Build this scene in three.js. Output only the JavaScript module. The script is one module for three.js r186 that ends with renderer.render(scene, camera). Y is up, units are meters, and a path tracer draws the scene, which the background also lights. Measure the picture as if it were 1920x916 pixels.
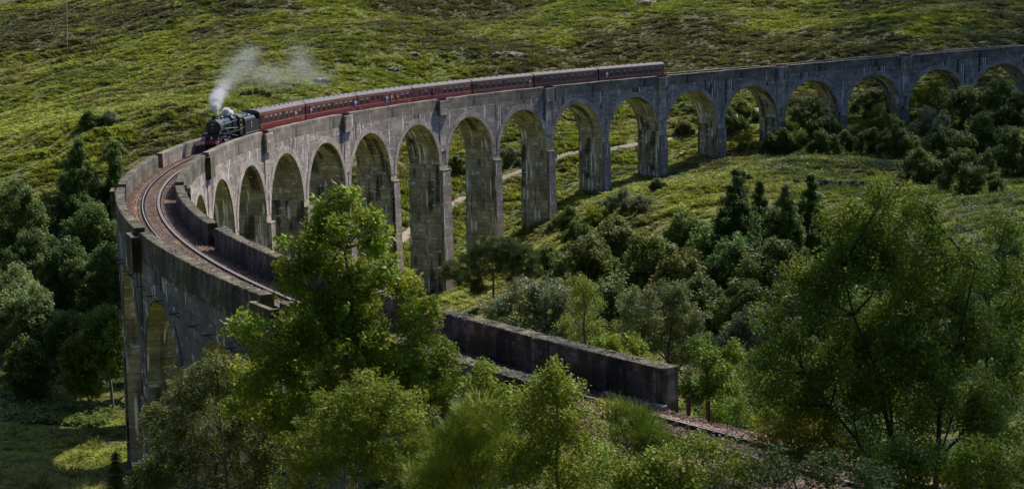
import * as THREE from 'three';
import { mergeGeometries } from 'three/addons/utils/BufferGeometryUtils.js';
import { MarchingCubes } from 'three/addons/objects/MarchingCubes.js';
import { FontLoader } from 'three/addons/loaders/FontLoader.js';
import { TextGeometry } from 'three/addons/geometries/TextGeometry.js';
import { Sky } from 'three/addons/objects/Sky.js';

// ---------------------------------------------------------------- camera, sky, sun, exposure
const scene = new THREE.Scene();
const EYE = new THREE.Vector3(0, 18.506, 280.022), YAW = -0.80948, PITCH = 0.14997, ROLL = 0.01928;
const RIGHT = new THREE.Vector3(Math.cos(YAW), 0, Math.sin(YAW)), BACK = new THREE.Vector3(-Math.sin(YAW), 0, Math.cos(YAW));
const camera = new THREE.PerspectiveCamera(17.192, 1024 / 488, 0.5, 9000);
{
  const Y = new THREE.Vector3(0, 1, 0), up0 = Y.clone().multiplyScalar(Math.cos(PITCH)).addScaledVector(BACK, -Math.sin(PITCH));
  const back = Y.clone().multiplyScalar(Math.sin(PITCH)).addScaledVector(BACK, Math.cos(PITCH));
  camera.position.copy(EYE);
  camera.up.copy(RIGHT).multiplyScalar(Math.sin(ROLL)).addScaledVector(up0, Math.cos(ROLL));
  camera.lookAt(EYE.clone().sub(back));
}
const renderer = new THREE.WebGLRenderer({ antialias: true });
renderer.toneMapping = THREE.LinearToneMapping;
renderer.toneMappingExposure = 1.27;
renderer.shadowMap.enabled = true;
const SUN_DIR = new THREE.Vector3(-0.05115, 0.755, -0.654).normalize();

const sky = new Sky(); sky.name = 'sky'; sky.userData.kind = 'structure';
sky.scale.setScalar(8000);
Object.assign(sky.material.uniforms.turbidity, { value: 6 }); sky.material.uniforms.rayleigh.value = 0.7;
sky.material.uniforms.mieCoefficient.value = 0.004; sky.material.uniforms.mieDirectionalG.value = 0.8;
sky.material.uniforms.sunPosition.value.copy(SUN_DIR);
scene.add(sky);
scene.environmentIntensity = 0.2;
const sun = new THREE.DirectionalLight(new THREE.Color(1, 0.92, 0.77), 5);
sun.name = 'sun'; sun.position.copy(SUN_DIR).multiplyScalar(900).add(new THREE.Vector3(-150, 0, 80)); sun.target.position.set(-150, 0, 80);
sun.castShadow = true; sun.shadow.mapSize.set(4096, 4096);
Object.assign(sun.shadow.camera, { left: -500, right: 500, top: 500, bottom: -500, near: 10, far: 2500 });
scene.add(sun, sun.target);

// ---------------------------------------------------------------- helpers
function rng(seed) { let a = seed >>> 0; return () => { a = (a + 0x6d2b79f5) | 0; let t = Math.imul(a ^ (a >>> 15), 1 | a); t = (t + Math.imul(t ^ (t >>> 7), 61 | t)) ^ t; return ((t ^ (t >>> 14)) >>> 0) / 4294967296; }; }
const hash = (x, y, z = 0) => { let h = Math.imul(x, 374761393) ^ Math.imul(y, 668265263) ^ Math.imul(z, 2147483647 - 99); h = Math.imul(h ^ (h >>> 13), 1274126177); return ((h ^ (h >>> 16)) >>> 0) / 4294967296; };
const sm = (t) => t * t * (3 - 2 * t), mix = (a, b, t) => a + (b - a) * t, clamp = (x, a = 0, b = 1) => Math.min(b, Math.max(a, x)), step = (a, b, x) => sm(clamp((x - a) / (b - a)));
const wrap = (i, per) => (per ? ((i % per) + per) % per : i);
function vnoise(x, y, seed = 0, px = 0, py = px) {
  const ix = Math.floor(x), iy = Math.floor(y), fx = sm(x - ix), fy = sm(y - iy), x0 = wrap(ix, px), x1 = wrap(ix + 1, px), y0 = wrap(iy, py), y1 = wrap(iy + 1, py);
  return mix(mix(hash(x0, y0, seed), hash(x1, y0, seed), fx), mix(hash(x0, y1, seed), hash(x1, y1, seed), fx), fy);
}
function fbm(x, y, oct = 4, seed = 0, px = 0, py = px) { let s = 0, a = 0.5, n = 0; for (let i = 0; i < oct; i++) { s += a * vnoise(x, y, seed + i, px, py); n += a; x *= 2; y *= 2; px *= 2; py *= 2; a *= 0.5; } return s / n; }
function texture(w, h, fn, color = true) {
  const data = new Uint8Array(w * h * 4);
  for (let y = 0; y < h; y++) for (let x = 0; x < w; x++) { const c = fn(x / w, y / h), o = (y * w + x) * 4; for (let k = 0; k < 3; k++) data[o + k] = clamp(c[k] ?? c[0]) * 255; data[o + 3] = 255; }
  const t = new THREE.DataTexture(data, w, h); t.wrapS = t.wrapT = THREE.RepeatWrapping; t.magFilter = THREE.LinearFilter; if (color) t.colorSpace = THREE.SRGBColorSpace; t.needsUpdate = true; return t;
}
const rgb = (r, g, b) => new THREE.Color().setRGB(r, g, b);
const mat = (r, g, b, rough = 0.9, more = {}) => new THREE.MeshStandardMaterial({ color: rgb(r, g, b), roughness: rough, ...more });
const used = new Map();
const numbered = (n) => { const k = used.get(n) ?? 0; used.set(n, k + 1); return k ? n + '_' + String(k).padStart(3, '0') : n; };
function tag(o, label, category, group, kind) { if (label) o.userData.label = label; if (category) o.userData.category = category; if (group) o.userData.group = group; if (kind) o.userData.kind = kind; return o; }
function thing(name, label, category, pos = [0, 0, 0], turn = 0, group) { const o = new THREE.Group(); o.name = numbered(name); o.position.set(...pos); o.rotation.y = turn; scene.add(o); return tag(o, label, category, group); }
function part(name, geo, material, parent, kind) {
  const g = Array.isArray(geo) ? mergeGeometries(geo.map(plain)) : geo, m = new THREE.Mesh(g, material);
  m.name = parent ? name : numbered(name); m.castShadow = m.receiveShadow = true; (parent ?? scene).add(m); if (kind) m.userData.kind = kind; return m;
}
function plain(g) { g = g.index ? g.toNonIndexed() : g; for (const k of Object.keys(g.attributes)) if (!['position', 'normal', 'uv'].includes(k)) g.deleteAttribute(k); if (!g.attributes.uv) g.setAttribute('uv', new THREE.BufferAttribute(new Float32Array(g.attributes.position.count * 2), 2)); return g; }
// a mesh builder: sheets of quads, each with its own vertices
class Sheets {
  constructor() { this.p = []; this.t = []; this.i = []; }
  grid(nu, nv, at, uv, flip = false) {
    const b = this.p.length / 3;
    for (let j = 0; j <= nv; j++) for (let i = 0; i <= nu; i++) { this.p.push(...at(i / nu, j / nv)); this.t.push(...uv(i / nu, j / nv)); }
    for (let j = 0; j < nv; j++) for (let i = 0; i < nu; i++) { const a = b + j * (nu + 1) + i, c = a + nu + 1; if (flip) this.i.push(a, c, a + 1, a + 1, c, c + 1); else this.i.push(a, a + 1, c, a + 1, c + 1, c); }
    return this;
  }
  get geometry() { const g = new THREE.BufferGeometry(); g.setAttribute('position', new THREE.BufferAttribute(new Float32Array(this.p), 3)); g.setAttribute('uv', new THREE.BufferAttribute(new Float32Array(this.t), 2)); g.setIndex(this.i); g.computeVertexNormals(); return g; }
}
const V = (x, y, z) => new THREE.Vector3(x, y, z);
function box(w, h, d, x = 0, y = 0, z = 0, ry = 0, rx = 0, rz = 0) { const g = new THREE.BoxGeometry(w, h, d); if (rx) g.rotateX(rx); if (rz) g.rotateZ(rz); if (ry) g.rotateY(ry); return g.translate(x, y, z); }
function cyl(r0, r1, a, b, n = 8, open = false) {            // a tapered bar from a to b
  const A = V(...a), d = V(...b).sub(A), L = d.length(), g = new THREE.CylinderGeometry(r1, r0, L, n, 1, open);
  g.translate(0, L / 2, 0).applyQuaternion(new THREE.Quaternion().setFromUnitVectors(V(0, 1, 0), d.normalize())); return g.translate(...a);
}
// ---------------------------------------------------------------- the ground frame: u metres to the right, d metres ahead of the hillside where one stands
const spot = (u, d) => [EYE.x + RIGHT.x * u - BACK.x * d, EYE.z + RIGHT.z * u - BACK.z * d];
const frame = (x, z) => { const X = x - EYE.x, Z = z - EYE.z; return [X * RIGHT.x + Z * RIGHT.z, -(X * BACK.x + Z * BACK.z)]; };

// ---------------------------------------------------------------- the line of the railway: arc length s, curvature and level along it
const LINE = (() => {
  const q = { lR: -0.16997, k1: -0.15734, k2: -0.05339, k3: 0.02486 }, ds = 0.25, n = Math.round((130 + 590) / ds), X = [0], Z = [0], T = [0], S = [];
  for (let i = 0; i <= n; i++) S.push(-590 + i * ds);
  const K = S.map((s) => { const u = clamp((s + 200) / 100, -3, 2.2); return Math.max(0, Math.exp(-q.lR) / 241.4 * (1 + q.k1 * u + q.k2 * u * u + q.k3 * u ** 3)); });
  for (let i = 1; i <= n; i++) T.push(T[i - 1] + (K[i] + K[i - 1]) / 2 * ds);
  const i0 = Math.round((-200 + 590) / ds), t0 = -200 / 241.4, dT = t0 - T[i0]; for (let i = 0; i <= n; i++) T[i] += dT;
  for (let i = 1; i <= n; i++) { X.push(X[i - 1] + (Math.cos(T[i]) + Math.cos(T[i - 1])) / 2 * ds); Z.push(Z[i - 1] - (Math.sin(T[i]) + Math.sin(T[i - 1])) / 2 * ds); }
  const dx = 241.4 * Math.sin(t0) - X[i0], dz = 241.4 * Math.cos(t0) - Z[i0];
  return { S, ds, X: X.map((x) => x + dx), Z: Z.map((z) => z + dz), T };
})();
function along(s) { const f = clamp((s + 590) / LINE.ds, 0, LINE.S.length - 2), i = Math.floor(f), t = f - i; return [mix(LINE.X[i], LINE.X[i + 1], t), mix(LINE.Z[i], LINE.Z[i + 1], t), mix(LINE.T[i], LINE.T[i + 1], t)]; }
const level = (s) => { const u = clamp((s + 200) / 100, -3.2, 1.8); return 0.478 * u + 0.53248 * u * u + 0.00522 * u ** 3 + 0.04175 * u ** 4; };
const P = (s, off, y) => { const [x, z, t] = along(s); return [x + off * Math.sin(t), level(s) + y, z + off * Math.cos(t)]; };

// ---------------------------------------------------------------- terrain: a smooth surface through surveyed heights, plus rolling noise
const SURVEY = [];
const survey = (d, ...list) => { for (const [a, h] of list) SURVEY.push([a * d / 3030, d, h]); };   // a: bearing offset, h: height
SURVEY.push([0, 0, 16.4], [-60, 0, 13], [60, 0, 14.5], [0, -80, 34], [-200, -60, 24], [200, -60, 42]);
survey(20, [-660, 9.5], [0, 10.6], [900, 10.4]);
survey(38, [0, 4.6], [900, 4.2]);
survey(45, [-900, 0], [-300, 2], [150, 2.4], [1235, 2.6]);
survey(60, [-900, -6], [-450, -2.5], [320, 1.7]);
survey(75, [430, -3.2], [620, -2.5], [900, 0]);
survey(90, [-1000, -15], [-660, -14], [400, -6.5], [840, -3.5]);
survey(120, [-960, -18.6], [-690, -20.2], [0, -14], [400, -9], [940, -5]);
survey(136, [-735, -20.6]);
survey(160, [-960, -21.5], [-740, -22], [-660, -24], [640, -10]);
survey(200, [-960, -24], [-530, -28], [0, -24], [340, -15]);
survey(250, [-900, -22], [-390, -32], [-35, -28.8], [700, -14]);
survey(289, [-122, -33.2], [240, -16.8], [600, -15], [960, -14.5]);
survey(305, [-800, -15.5], [-690, -11]);
survey(317, [68, -24.8], [-105, -31.5], [540, -14.6]);
survey(336, [175, -20], [280, -19.2], [390, -16.6], [-560, -3.2]);
survey(345, [-95, -23.6], [740, -15.2]);
survey(364, [494, -15.2], [626, -13.8], [105, -15.8], [840, -11], [960, -9]);
survey(390, [-90, -12], [100, -9.5], [330, -12], [340, -7.5], [700, -8]);
survey(420, [-860, -8.6]);
survey(445, [-90, -2.2], [-300, 3]);
survey(475, [140, 4], [340, 4.2], [760, 8.5]);
survey(500, [-860, 2.7]);
survey(560, [-260, 24], [-90, 13], [140, 18.5], [340, 18.5], [940, 20]);
survey(620, [-860, 20], [1500, 22], [-1500, 16]);
survey(850, [-900, 62], [0, 66], [900, 68]);
survey(1500, [-1000, 190], [0, 200], [1000, 200]);
SURVEY.push([-700, 300, 10], [700, 300, 10], [-500, 60, 6], [500, 60, 24]);
const TPS = (() => {
  const n = SURVEY.length, N = n + 3, phi = (a, b) => { const r2 = ((a[0] - b[0]) ** 2 + (a[1] - b[1]) ** 2) / 1e4; return r2 > 1e-9 ? r2 * Math.log(r2) : 0; };
  const A = Array.from({ length: N }, () => new Float64Array(N + 1));
  for (let i = 0; i < n; i++) { for (let j = 0; j < n; j++) A[i][j] = phi(SURVEY[i], SURVEY[j]); A[i][i] += 0.004; const c = [1, SURVEY[i][0] / 100, SURVEY[i][1] / 100]; c.forEach((v, k) => { A[i][n + k] = v; A[n + k][i] = v; }); A[i][N] = SURVEY[i][2]; }
  for (let c = 0; c < N; c++) { let p = c; for (let r = c + 1; r < N; r++) if (Math.abs(A[r][c]) > Math.abs(A[p][c])) p = r; [A[c], A[p]] = [A[p], A[c]]; for (let r = 0; r < N; r++) if (r !== c) { const f = A[r][c] / A[c][c]; if (f) for (let k = c; k <= N; k++) A[r][k] -= f * A[c][k]; } }
  const w = A.map((r, i) => r[N] / r[i]);
  return (u, d) => { let s = w[n] + w[n + 1] * u / 100 + w[n + 2] * d / 100; const p = [u, d]; for (let i = 0; i < n; i++) s += w[i] * phi(p, SURVEY[i]); return s; };
})();
function lineDistance(x, z) { let best = 1e9, bi = 0; const try_ = (i) => { const e = (LINE.X[i] - x) ** 2 + (LINE.Z[i] - z) ** 2; if (e < best) { best = e; bi = i; } }; for (let i = 0; i < LINE.S.length; i += 100) try_(i); if (best > 70 * 70) return [Math.sqrt(best), LINE.S[bi]]; for (let c = bi, i = Math.max(0, c - 100); i < Math.min(LINE.S.length, c + 100); i += 8) try_(i); return [Math.sqrt(best), LINE.S[bi]]; }
function groundAt(x, z) {
  const [u, d] = frame(x, z);
  let h = TPS(clamp(u, -1400, 1400), clamp(d, -300, 1900));
  const far = step(230, 420, d);
  h += (fbm(x / 38, z / 38, 3, 5) - 0.5) * mix(1.2, 7, far) + (fbm(x / 9, z / 9, 3, 9) - 0.5) * mix(0.7, 1.5, far);
  const [ld, s] = lineDistance(x, z);
  if (s > -62 && ld < 40) {   // the embankment that carries the line away from the bridge's near end
    const f = level(s) - 0.42, k = step(-62, -50, s);
    h = mix(h, ld < 2.5 ? f - 0.1 : mix(f - 0.1 - 1.1 * step(2.55, 3.5, ld), Math.min(h, f), step(3.4, 9, ld)), k);
  }
  if (s < -478 && ld < 30) h = mix(h, level(s) - 0.6, (1 - step(3.5, 16, ld)) * (1 - step(-488, -478, s)));
  if (s > -480 && s < -60 && ld < 8) h = Math.min(h, level(s) - 7);
  return h;
}

// ---------------------------------------------------------------- ground
const grain = texture(512, 512, (u, v) => { const n = fbm(u * 24, v * 24, 4, 3, 24), m = fbm(u * 90, v * 90, 2, 8, 90); const k = 0.62 + 0.45 * n + 0.35 * (m - 0.5); return [k, k, k * 0.96]; });
function lines(lo, hi, fine, fineStep, grow) { const a = []; for (let x = fine[0]; x <= fine[1]; x += fineStep) a.push(x); for (let x = fine[0], s = fineStep; x > lo; ) { s *= grow; x -= s; a.unshift(x); } for (let x = fine[1], s = fineStep; x < hi; ) { s *= grow; x += s; a.push(x); } return a; }
// what grows where: 0 short bright grass ... 1 dark heather and bracken
const heather = (x, z) => { const [u, d] = frame(x, z); const n = fbm(x / 46, z / 46, 4, 21), m = fbm(x / 11, z / 11, 3, 33); return clamp(step(330, 470, d + 0.45 * u) * 0.5 + (n - 0.5) * 1.5 + (m - 0.5) * 0.8 + 0.1); };
const cGrass = [0.168, 0.184, 0.024], cDry = [0.2, 0.17, 0.06], cHeathShaded = [0.085, 0.08, 0.024], cWet = [0.075, 0.105, 0.02];  // heather ground tone also darkened as painted shade between the tufts
function groundColor(x, z, out = []) {
  const h = heather(x, z), dry = step(0.5, 0.75, fbm(x / 17, z / 17, 3, 57)), wet = step(0.55, 0.75, fbm(x / 23, z / 23, 3, 71)), k = 0.75 + 0.5 * fbm(x / 3.1, z / 3.1, 2, 91);
  for (let c = 0; c < 3; c++) out[c] = 0.8 * k * mix(mix(mix(cGrass[c], cDry[c], dry * 0.7), cWet[c], wet * 0.6), cHeathShaded[c], step(0.35, 0.85, h) * 0.85);  // whole ground toned below the tufts, painting shade into the gaps
  return out;
}
{
  const us = lines(-1500, 1500, [-215, 215], 1.7, 1.22), ds = lines(-200, 1900, [2, 620], 1.7, 1.2), nu = us.length, nd = ds.length, pos = new Float32Array(nu * nd * 3), col = new Float32Array(nu * nd * 3), uv = new Float32Array(nu * nd * 2), idx = [], c = [];
  for (let j = 0; j < nd; j++) for (let i = 0; i < nu; i++) {
    const [x, z] = spot(us[i], ds[j]), o = j * nu + i; pos.set([x, groundAt(x, z), z], o * 3); groundColor(x, z, c); col.set(c, o * 3); uv.set([x / 9, z / 9], o * 2);
    if (i < nu - 1 && j < nd - 1) idx.push(o, o + 1, o + nu, o + 1, o + nu + 1, o + nu);
  }
  const g = new THREE.BufferGeometry(); g.setAttribute('position', new THREE.BufferAttribute(pos, 3)); g.setAttribute('color', new THREE.BufferAttribute(col, 3)); g.setAttribute('uv', new THREE.BufferAttribute(uv, 2)); g.setIndex(idx); g.computeVertexNormals();
  tag(part('ground', g, new THREE.MeshStandardMaterial({ vertexColors: true, roughness: 1, map: grain }), null), 'grassy glen floor and open hillside around the viaduct', null, null, 'structure');
}

// ---------------------------------------------------------------- concrete
function concreteTexture(base, seed, opts = {}) {
  const { moss = 0, lime = 1, dark = 1 } = opts;
  return texture(640, 640, (u, v) => {   // 16 m square; v runs up
    const x = u * 16, y = v * 16, board = Math.floor(y / 0.25), lift = (y + 0.03) % 1.6 < 0.06 ? 0.74 : 1;
    const big = fbm(x / 2, y / 2, 4, seed, 8);
    let k = 0.7 + 0.6 * big; k *= 0.95 + 0.1 * hash(board, seed, Math.floor(x / 8)); k *= 0.86 + 0.28 * fbm(x * 4, y * 4, 2, seed + 2, 64); k *= 0.88 + 0.24 * fbm(x * 0.5, y * 4, 2, seed + 4, 8, 64);
    k *= lift;
    const st = fbm(x * 1.5, y * 0.125, 3, seed + 7, 24, 2), stN = fbm(x * 3, y * 0.25, 2, seed + 11, 48, 4), patch = fbm(x / 4, y / 4, 3, seed + 30, 4);
    k *= 1 - dark * 0.55 * step(0.5, 0.72, st) * step(0.4, 0.6, patch);
    let c = base.map((b) => b * k); if (moss) { const bl = step(0.42, 0.66, fbm(x * 3, y * 3, 4, seed + 80, 48)) * step(0.35, 0.65, fbm(x / 2, y, 2, seed + 90, 8, 16)); c = c.map((b) => b * (1 - 0.5 * Math.min(1, moss * 1.6) * bl)); }
    const w = lime * step(0.66, 0.74, stN) * step(0.46, 0.58, fbm(x / 2, y / 4, 2, seed + 41, 8, 4)); c = c.map((b, i) => mix(b, [0.84, 0.82, 0.77][i], w * 0.8));
    const blotch = lime * step(0.72, 0.78, fbm(x, y * 3, 3, seed + 51, 16, 48)); c = c.map((b) => mix(b, 0.8, blotch * 0.6));
    if (moss) { const m = moss * step(0.4, 0.62, fbm(x, y, 3, seed + 60, 16)); c = c.map((b, i) => mix(b, [0.23, 0.205, 0.07][i] * (0.5 + k * 0.6), m)); }
    return c;
  });
}
const bumpTex = texture(512, 512, (u, v) => { const x = u * 8, y = v * 8, e = Math.abs((y % 0.25) - 0.125) > 0.112 ? 0.25 : 0.6; return [e * 0.6 + 0.4 * fbm(x * 4, y * 8, 3, 77, 32) + 0.2 * hash(Math.floor(y / 0.25), 5)]; }, false);
const mk = (t, more = {}) => { const b = bumpTex.clone(); b.repeat.set(2, 2); b.needsUpdate = true; return new THREE.MeshStandardMaterial({ map: t, roughness: 0.92, bumpMap: b, bumpScale: 0.03, ...more }); };
const M = {
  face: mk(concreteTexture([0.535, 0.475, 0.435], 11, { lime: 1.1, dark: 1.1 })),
  soffit: mk(concreteTexture([0.6, 0.56, 0.45], 31, { lime: 1.7, dark: 1 })),  // yellower and lighter: bounce off sunlit grass painted into the soffit and pier colour
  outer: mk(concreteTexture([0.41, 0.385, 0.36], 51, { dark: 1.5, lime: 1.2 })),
  mossy: mk(concreteTexture([0.4, 0.355, 0.31], 71, { moss: 0.8, lime: 0.35, dark: 0.9 })),
  parapet: mk(concreteTexture([0.47, 0.42, 0.375], 91, { moss: 0.12, lime: 0.5 })),
  clean: mk(concreteTexture([0.6, 0.54, 0.5], 111, { dark: 0.8 })),
};
const WIDE = 3.098, THICK = 0.78, TOP = 1.41;
// ---------------------------------------------------------------- the viaduct
const viaduct = thing('viaduct', 'long curved grey concrete railway viaduct of many round arches across the glen', 'viaduct');
const ARCH_R = 7.72, CROWN = -2.49, SPRING = CROWN - ARCH_R;
const archAt = (k) => -187.09 - 17.681 * k - (k >= 6 ? 0.77 : 0);
const K0 = -6, K1 = 17;
const uvm = (s, y) => [s / 16, y / 16];
const shiftUV = (k) => (k * 0.377) % 1;
const pierCentre = (k) => (archAt(k) + archAt(k + 1)) / 2;      // between arch k and k + 1
const FOOT = new Map();
for (let k = K0; k <= K1; k++) {
  const sc = archAt(k), sA = k === K0 ? sc + ARCH_R + 1.1 : pierCentre(k - 1), sB = pierCentre(k);       // sA > sB
  const cols = []; for (const s of [sA, mix(sA, sc + ARCH_R, 0.5)]) cols.push([s, SPRING]);
  for (let i = 0; i <= 36; i++) { const a = (i / 36) * Math.PI; cols.push([sc + ARCH_R * Math.cos(a), SPRING + ARCH_R * Math.sin(a)]); }
  for (const s of [mix(sc - ARCH_R, sB, 0.5), sB]) cols.push([s, SPRING]);
  const o = shiftUV(k + 20), ov = hash(k + 40, 7), n = cols.length - 1, at = (off) => (u, v) => { const [s, y] = cols[Math.round(u * n)]; return P(s, off, mix(y, -0.5, v)); };
  const uv = (u, v) => { const [s, y] = cols[Math.round(u * n)]; return [s / 16 + o, mix(y, -0.5, v) / 16 + ov]; };
  const arch = part('arch', new Sheets().grid(n, 5, at(-WIDE), uv, true).geometry, M.face, viaduct);
  part('outer_face', new Sheets().grid(n, 5, at(WIDE), uv).geometry, M.outer, arch);
  const sof = new Sheets().grid(36, 4, (u, v) => { const a = u * Math.PI; return P(sc + ARCH_R * Math.cos(a), mix(-WIDE, WIDE, v), SPRING + ARCH_R * Math.sin(a)); }, (u, v) => [v * 6.2 / 16 + o, u * 24.2 / 16 + ov]);
  part('soffit', sof.geometry, M.soffit, arch);
  for (const side of [-1, 1]) {    // the raised ring round the opening
    const r0 = ARCH_R - 0.03, r1 = ARCH_R + 1.0, e = side * (WIDE + 0.07), g = new Sheets(), cs = (a, r) => [sc + r * Math.cos(a), SPRING + r * Math.sin(a)];
    const keep = (s) => clamp(s, sB + 0.02, sA - 0.02);
    const q = (r, off) => (u) => { const [s, y] = cs(u * Math.PI, r); return P(keep(s), off, y); };
    g.grid(36, 1, (u, v) => q(mix(r0, r1, v), e)(u), (u, v) => [u * 24 / 16 + o, v / 16], side > 0 ? false : true);
    g.grid(36, 1, (u, v) => q(r1, mix(e, side * (WIDE - 0.02), v))(u), (u, v) => [u * 24 / 16, v * 0.1 / 16], side > 0 ? false : true);
    g.grid(36, 1, (u, v) => q(r0, mix(side * (WIDE - 0.02), e, v))(u), (u, v) => [u * 24 / 16, v * 0.1 / 16], side > 0 ? false : true);
    part('arch_ring', g.geometry, side < 0 ? M.clean : M.outer, arch);
  }
}
function slab(s0, s1, off0, off1, y0, y1, opts = {}) {   // a block that follows the curve; taper widens the foot
  const { flareS = 0, flareO = 0, n = 2, rel = true, o = 0 } = opts, g = new Sheets(), Q = (s, off, y) => (rel ? P(s, off, y) : P(s, off, y - level(s))), sm_ = (s0 + s1) / 2, om = (off0 + off1) / 2;
  const pt = (s, off, v) => { const k = 1 - v; return Q(s + Math.sign(s - sm_) * flareS * k, off + Math.sign(off - om) * flareO * k, mix(y0, y1, v)); };
  const H = y1 - y0, nv = Math.max(1, Math.min(6, Math.round(H / 3)));
  g.grid(n, nv, (u, v) => pt(mix(s0, s1, u), off0, v), (u, v) => [mix(s0, s1, u) / 16 + o, (y0 + v * H) / 16], true);
  g.grid(n, nv, (u, v) => pt(mix(s0, s1, u), off1, v), (u, v) => [mix(s0, s1, u) / 16 + o, (y0 + v * H) / 16]);
  g.grid(2, nv, (u, v) => pt(s0, mix(off0, off1, u), v), (u, v) => [mix(off0, off1, u) / 16 + o, (y0 + v * H) / 16]);
  g.grid(2, nv, (u, v) => pt(s1, mix(off0, off1, u), v), (u, v) => [mix(off0, off1, u) / 16 + o, (y0 + v * H) / 16], true);
  g.grid(n, 2, (u, v) => pt(mix(s0, s1, u), mix(off0, off1, v), 1), (u, v) => [mix(s0, s1, u) / 16 + o, mix(off0, off1, v) / 16], true);
  g.grid(n, 2, (u, v) => pt(mix(s0, s1, u), mix(off0, off1, v), 0), (u, v) => [mix(s0, s1, u) / 16 + o, mix(off0, off1, v) / 16]);
  return g.geometry;
}
const fixWinding = (g) => g;
for (let k = K0 - 1; k <= K1; k++) {     // piers below the springing
  const a = k === K0 - 1 ? archAt(K0) + ARCH_R + 1.1 : archAt(k) - ARCH_R, b = k === K1 ? pierCentre(K1) : archAt(k + 1) + ARCH_R, sc = (a + b) / 2;
  const [x, z] = along(sc), foot = Math.min(groundAt(x, z), level(sc) + SPRING - 1) - 2.5 - level(sc), o = shiftUV(k * 3 + 7), h = SPRING - foot;
  const pier = part('pier', slab(Math.min(a, b), Math.max(a, b), -WIDE, WIDE, foot, SPRING, { flareS: h * 0.012, flareO: h * 0.012, o }), M.soffit, viaduct);
  const cap = -11.4, w = Math.abs(a - b);
  if (foot < cap - 1) for (const side of [-1, 1]) {
    const o0 = side * (WIDE - 0.1), o1 = side * (WIDE + (side < 0 ? 0.55 : 0.22)), hh = cap - foot;
    const bt = part('buttress', slab(sc - w / 2 + 0.12, sc + w / 2 - 0.12, Math.min(o0, o1), Math.max(o0, o1), foot, cap, { flareS: hh * 0.01 + 0.0, flareO: hh * 0.012, o: o + 0.3 }), side < 0 ? M.face : M.outer, pier);
    const A = slab(sc - w / 2 + 0.02, sc + w / 2 - 0.02, Math.min(o0, o1 + side * 0.06), Math.max(o0, o1 + side * 0.06), cap, cap + 0.2, { o });
    part('weathering_cap', A, side < 0 ? M.face : M.outer, pier);
  }
}
// abutments: solid ends
part('abutment', slab(-44.2, archAt(K0) + ARCH_R + 1.1, -WIDE, WIDE, -16, -0.5, { n: 12, o: 0.2 }), M.outer, viaduct);
part('abutment', slab(-560, pierCentre(K1), -WIDE, WIDE, -22, -0.5, { n: 12, o: 0.6 }), M.face, viaduct);
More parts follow.
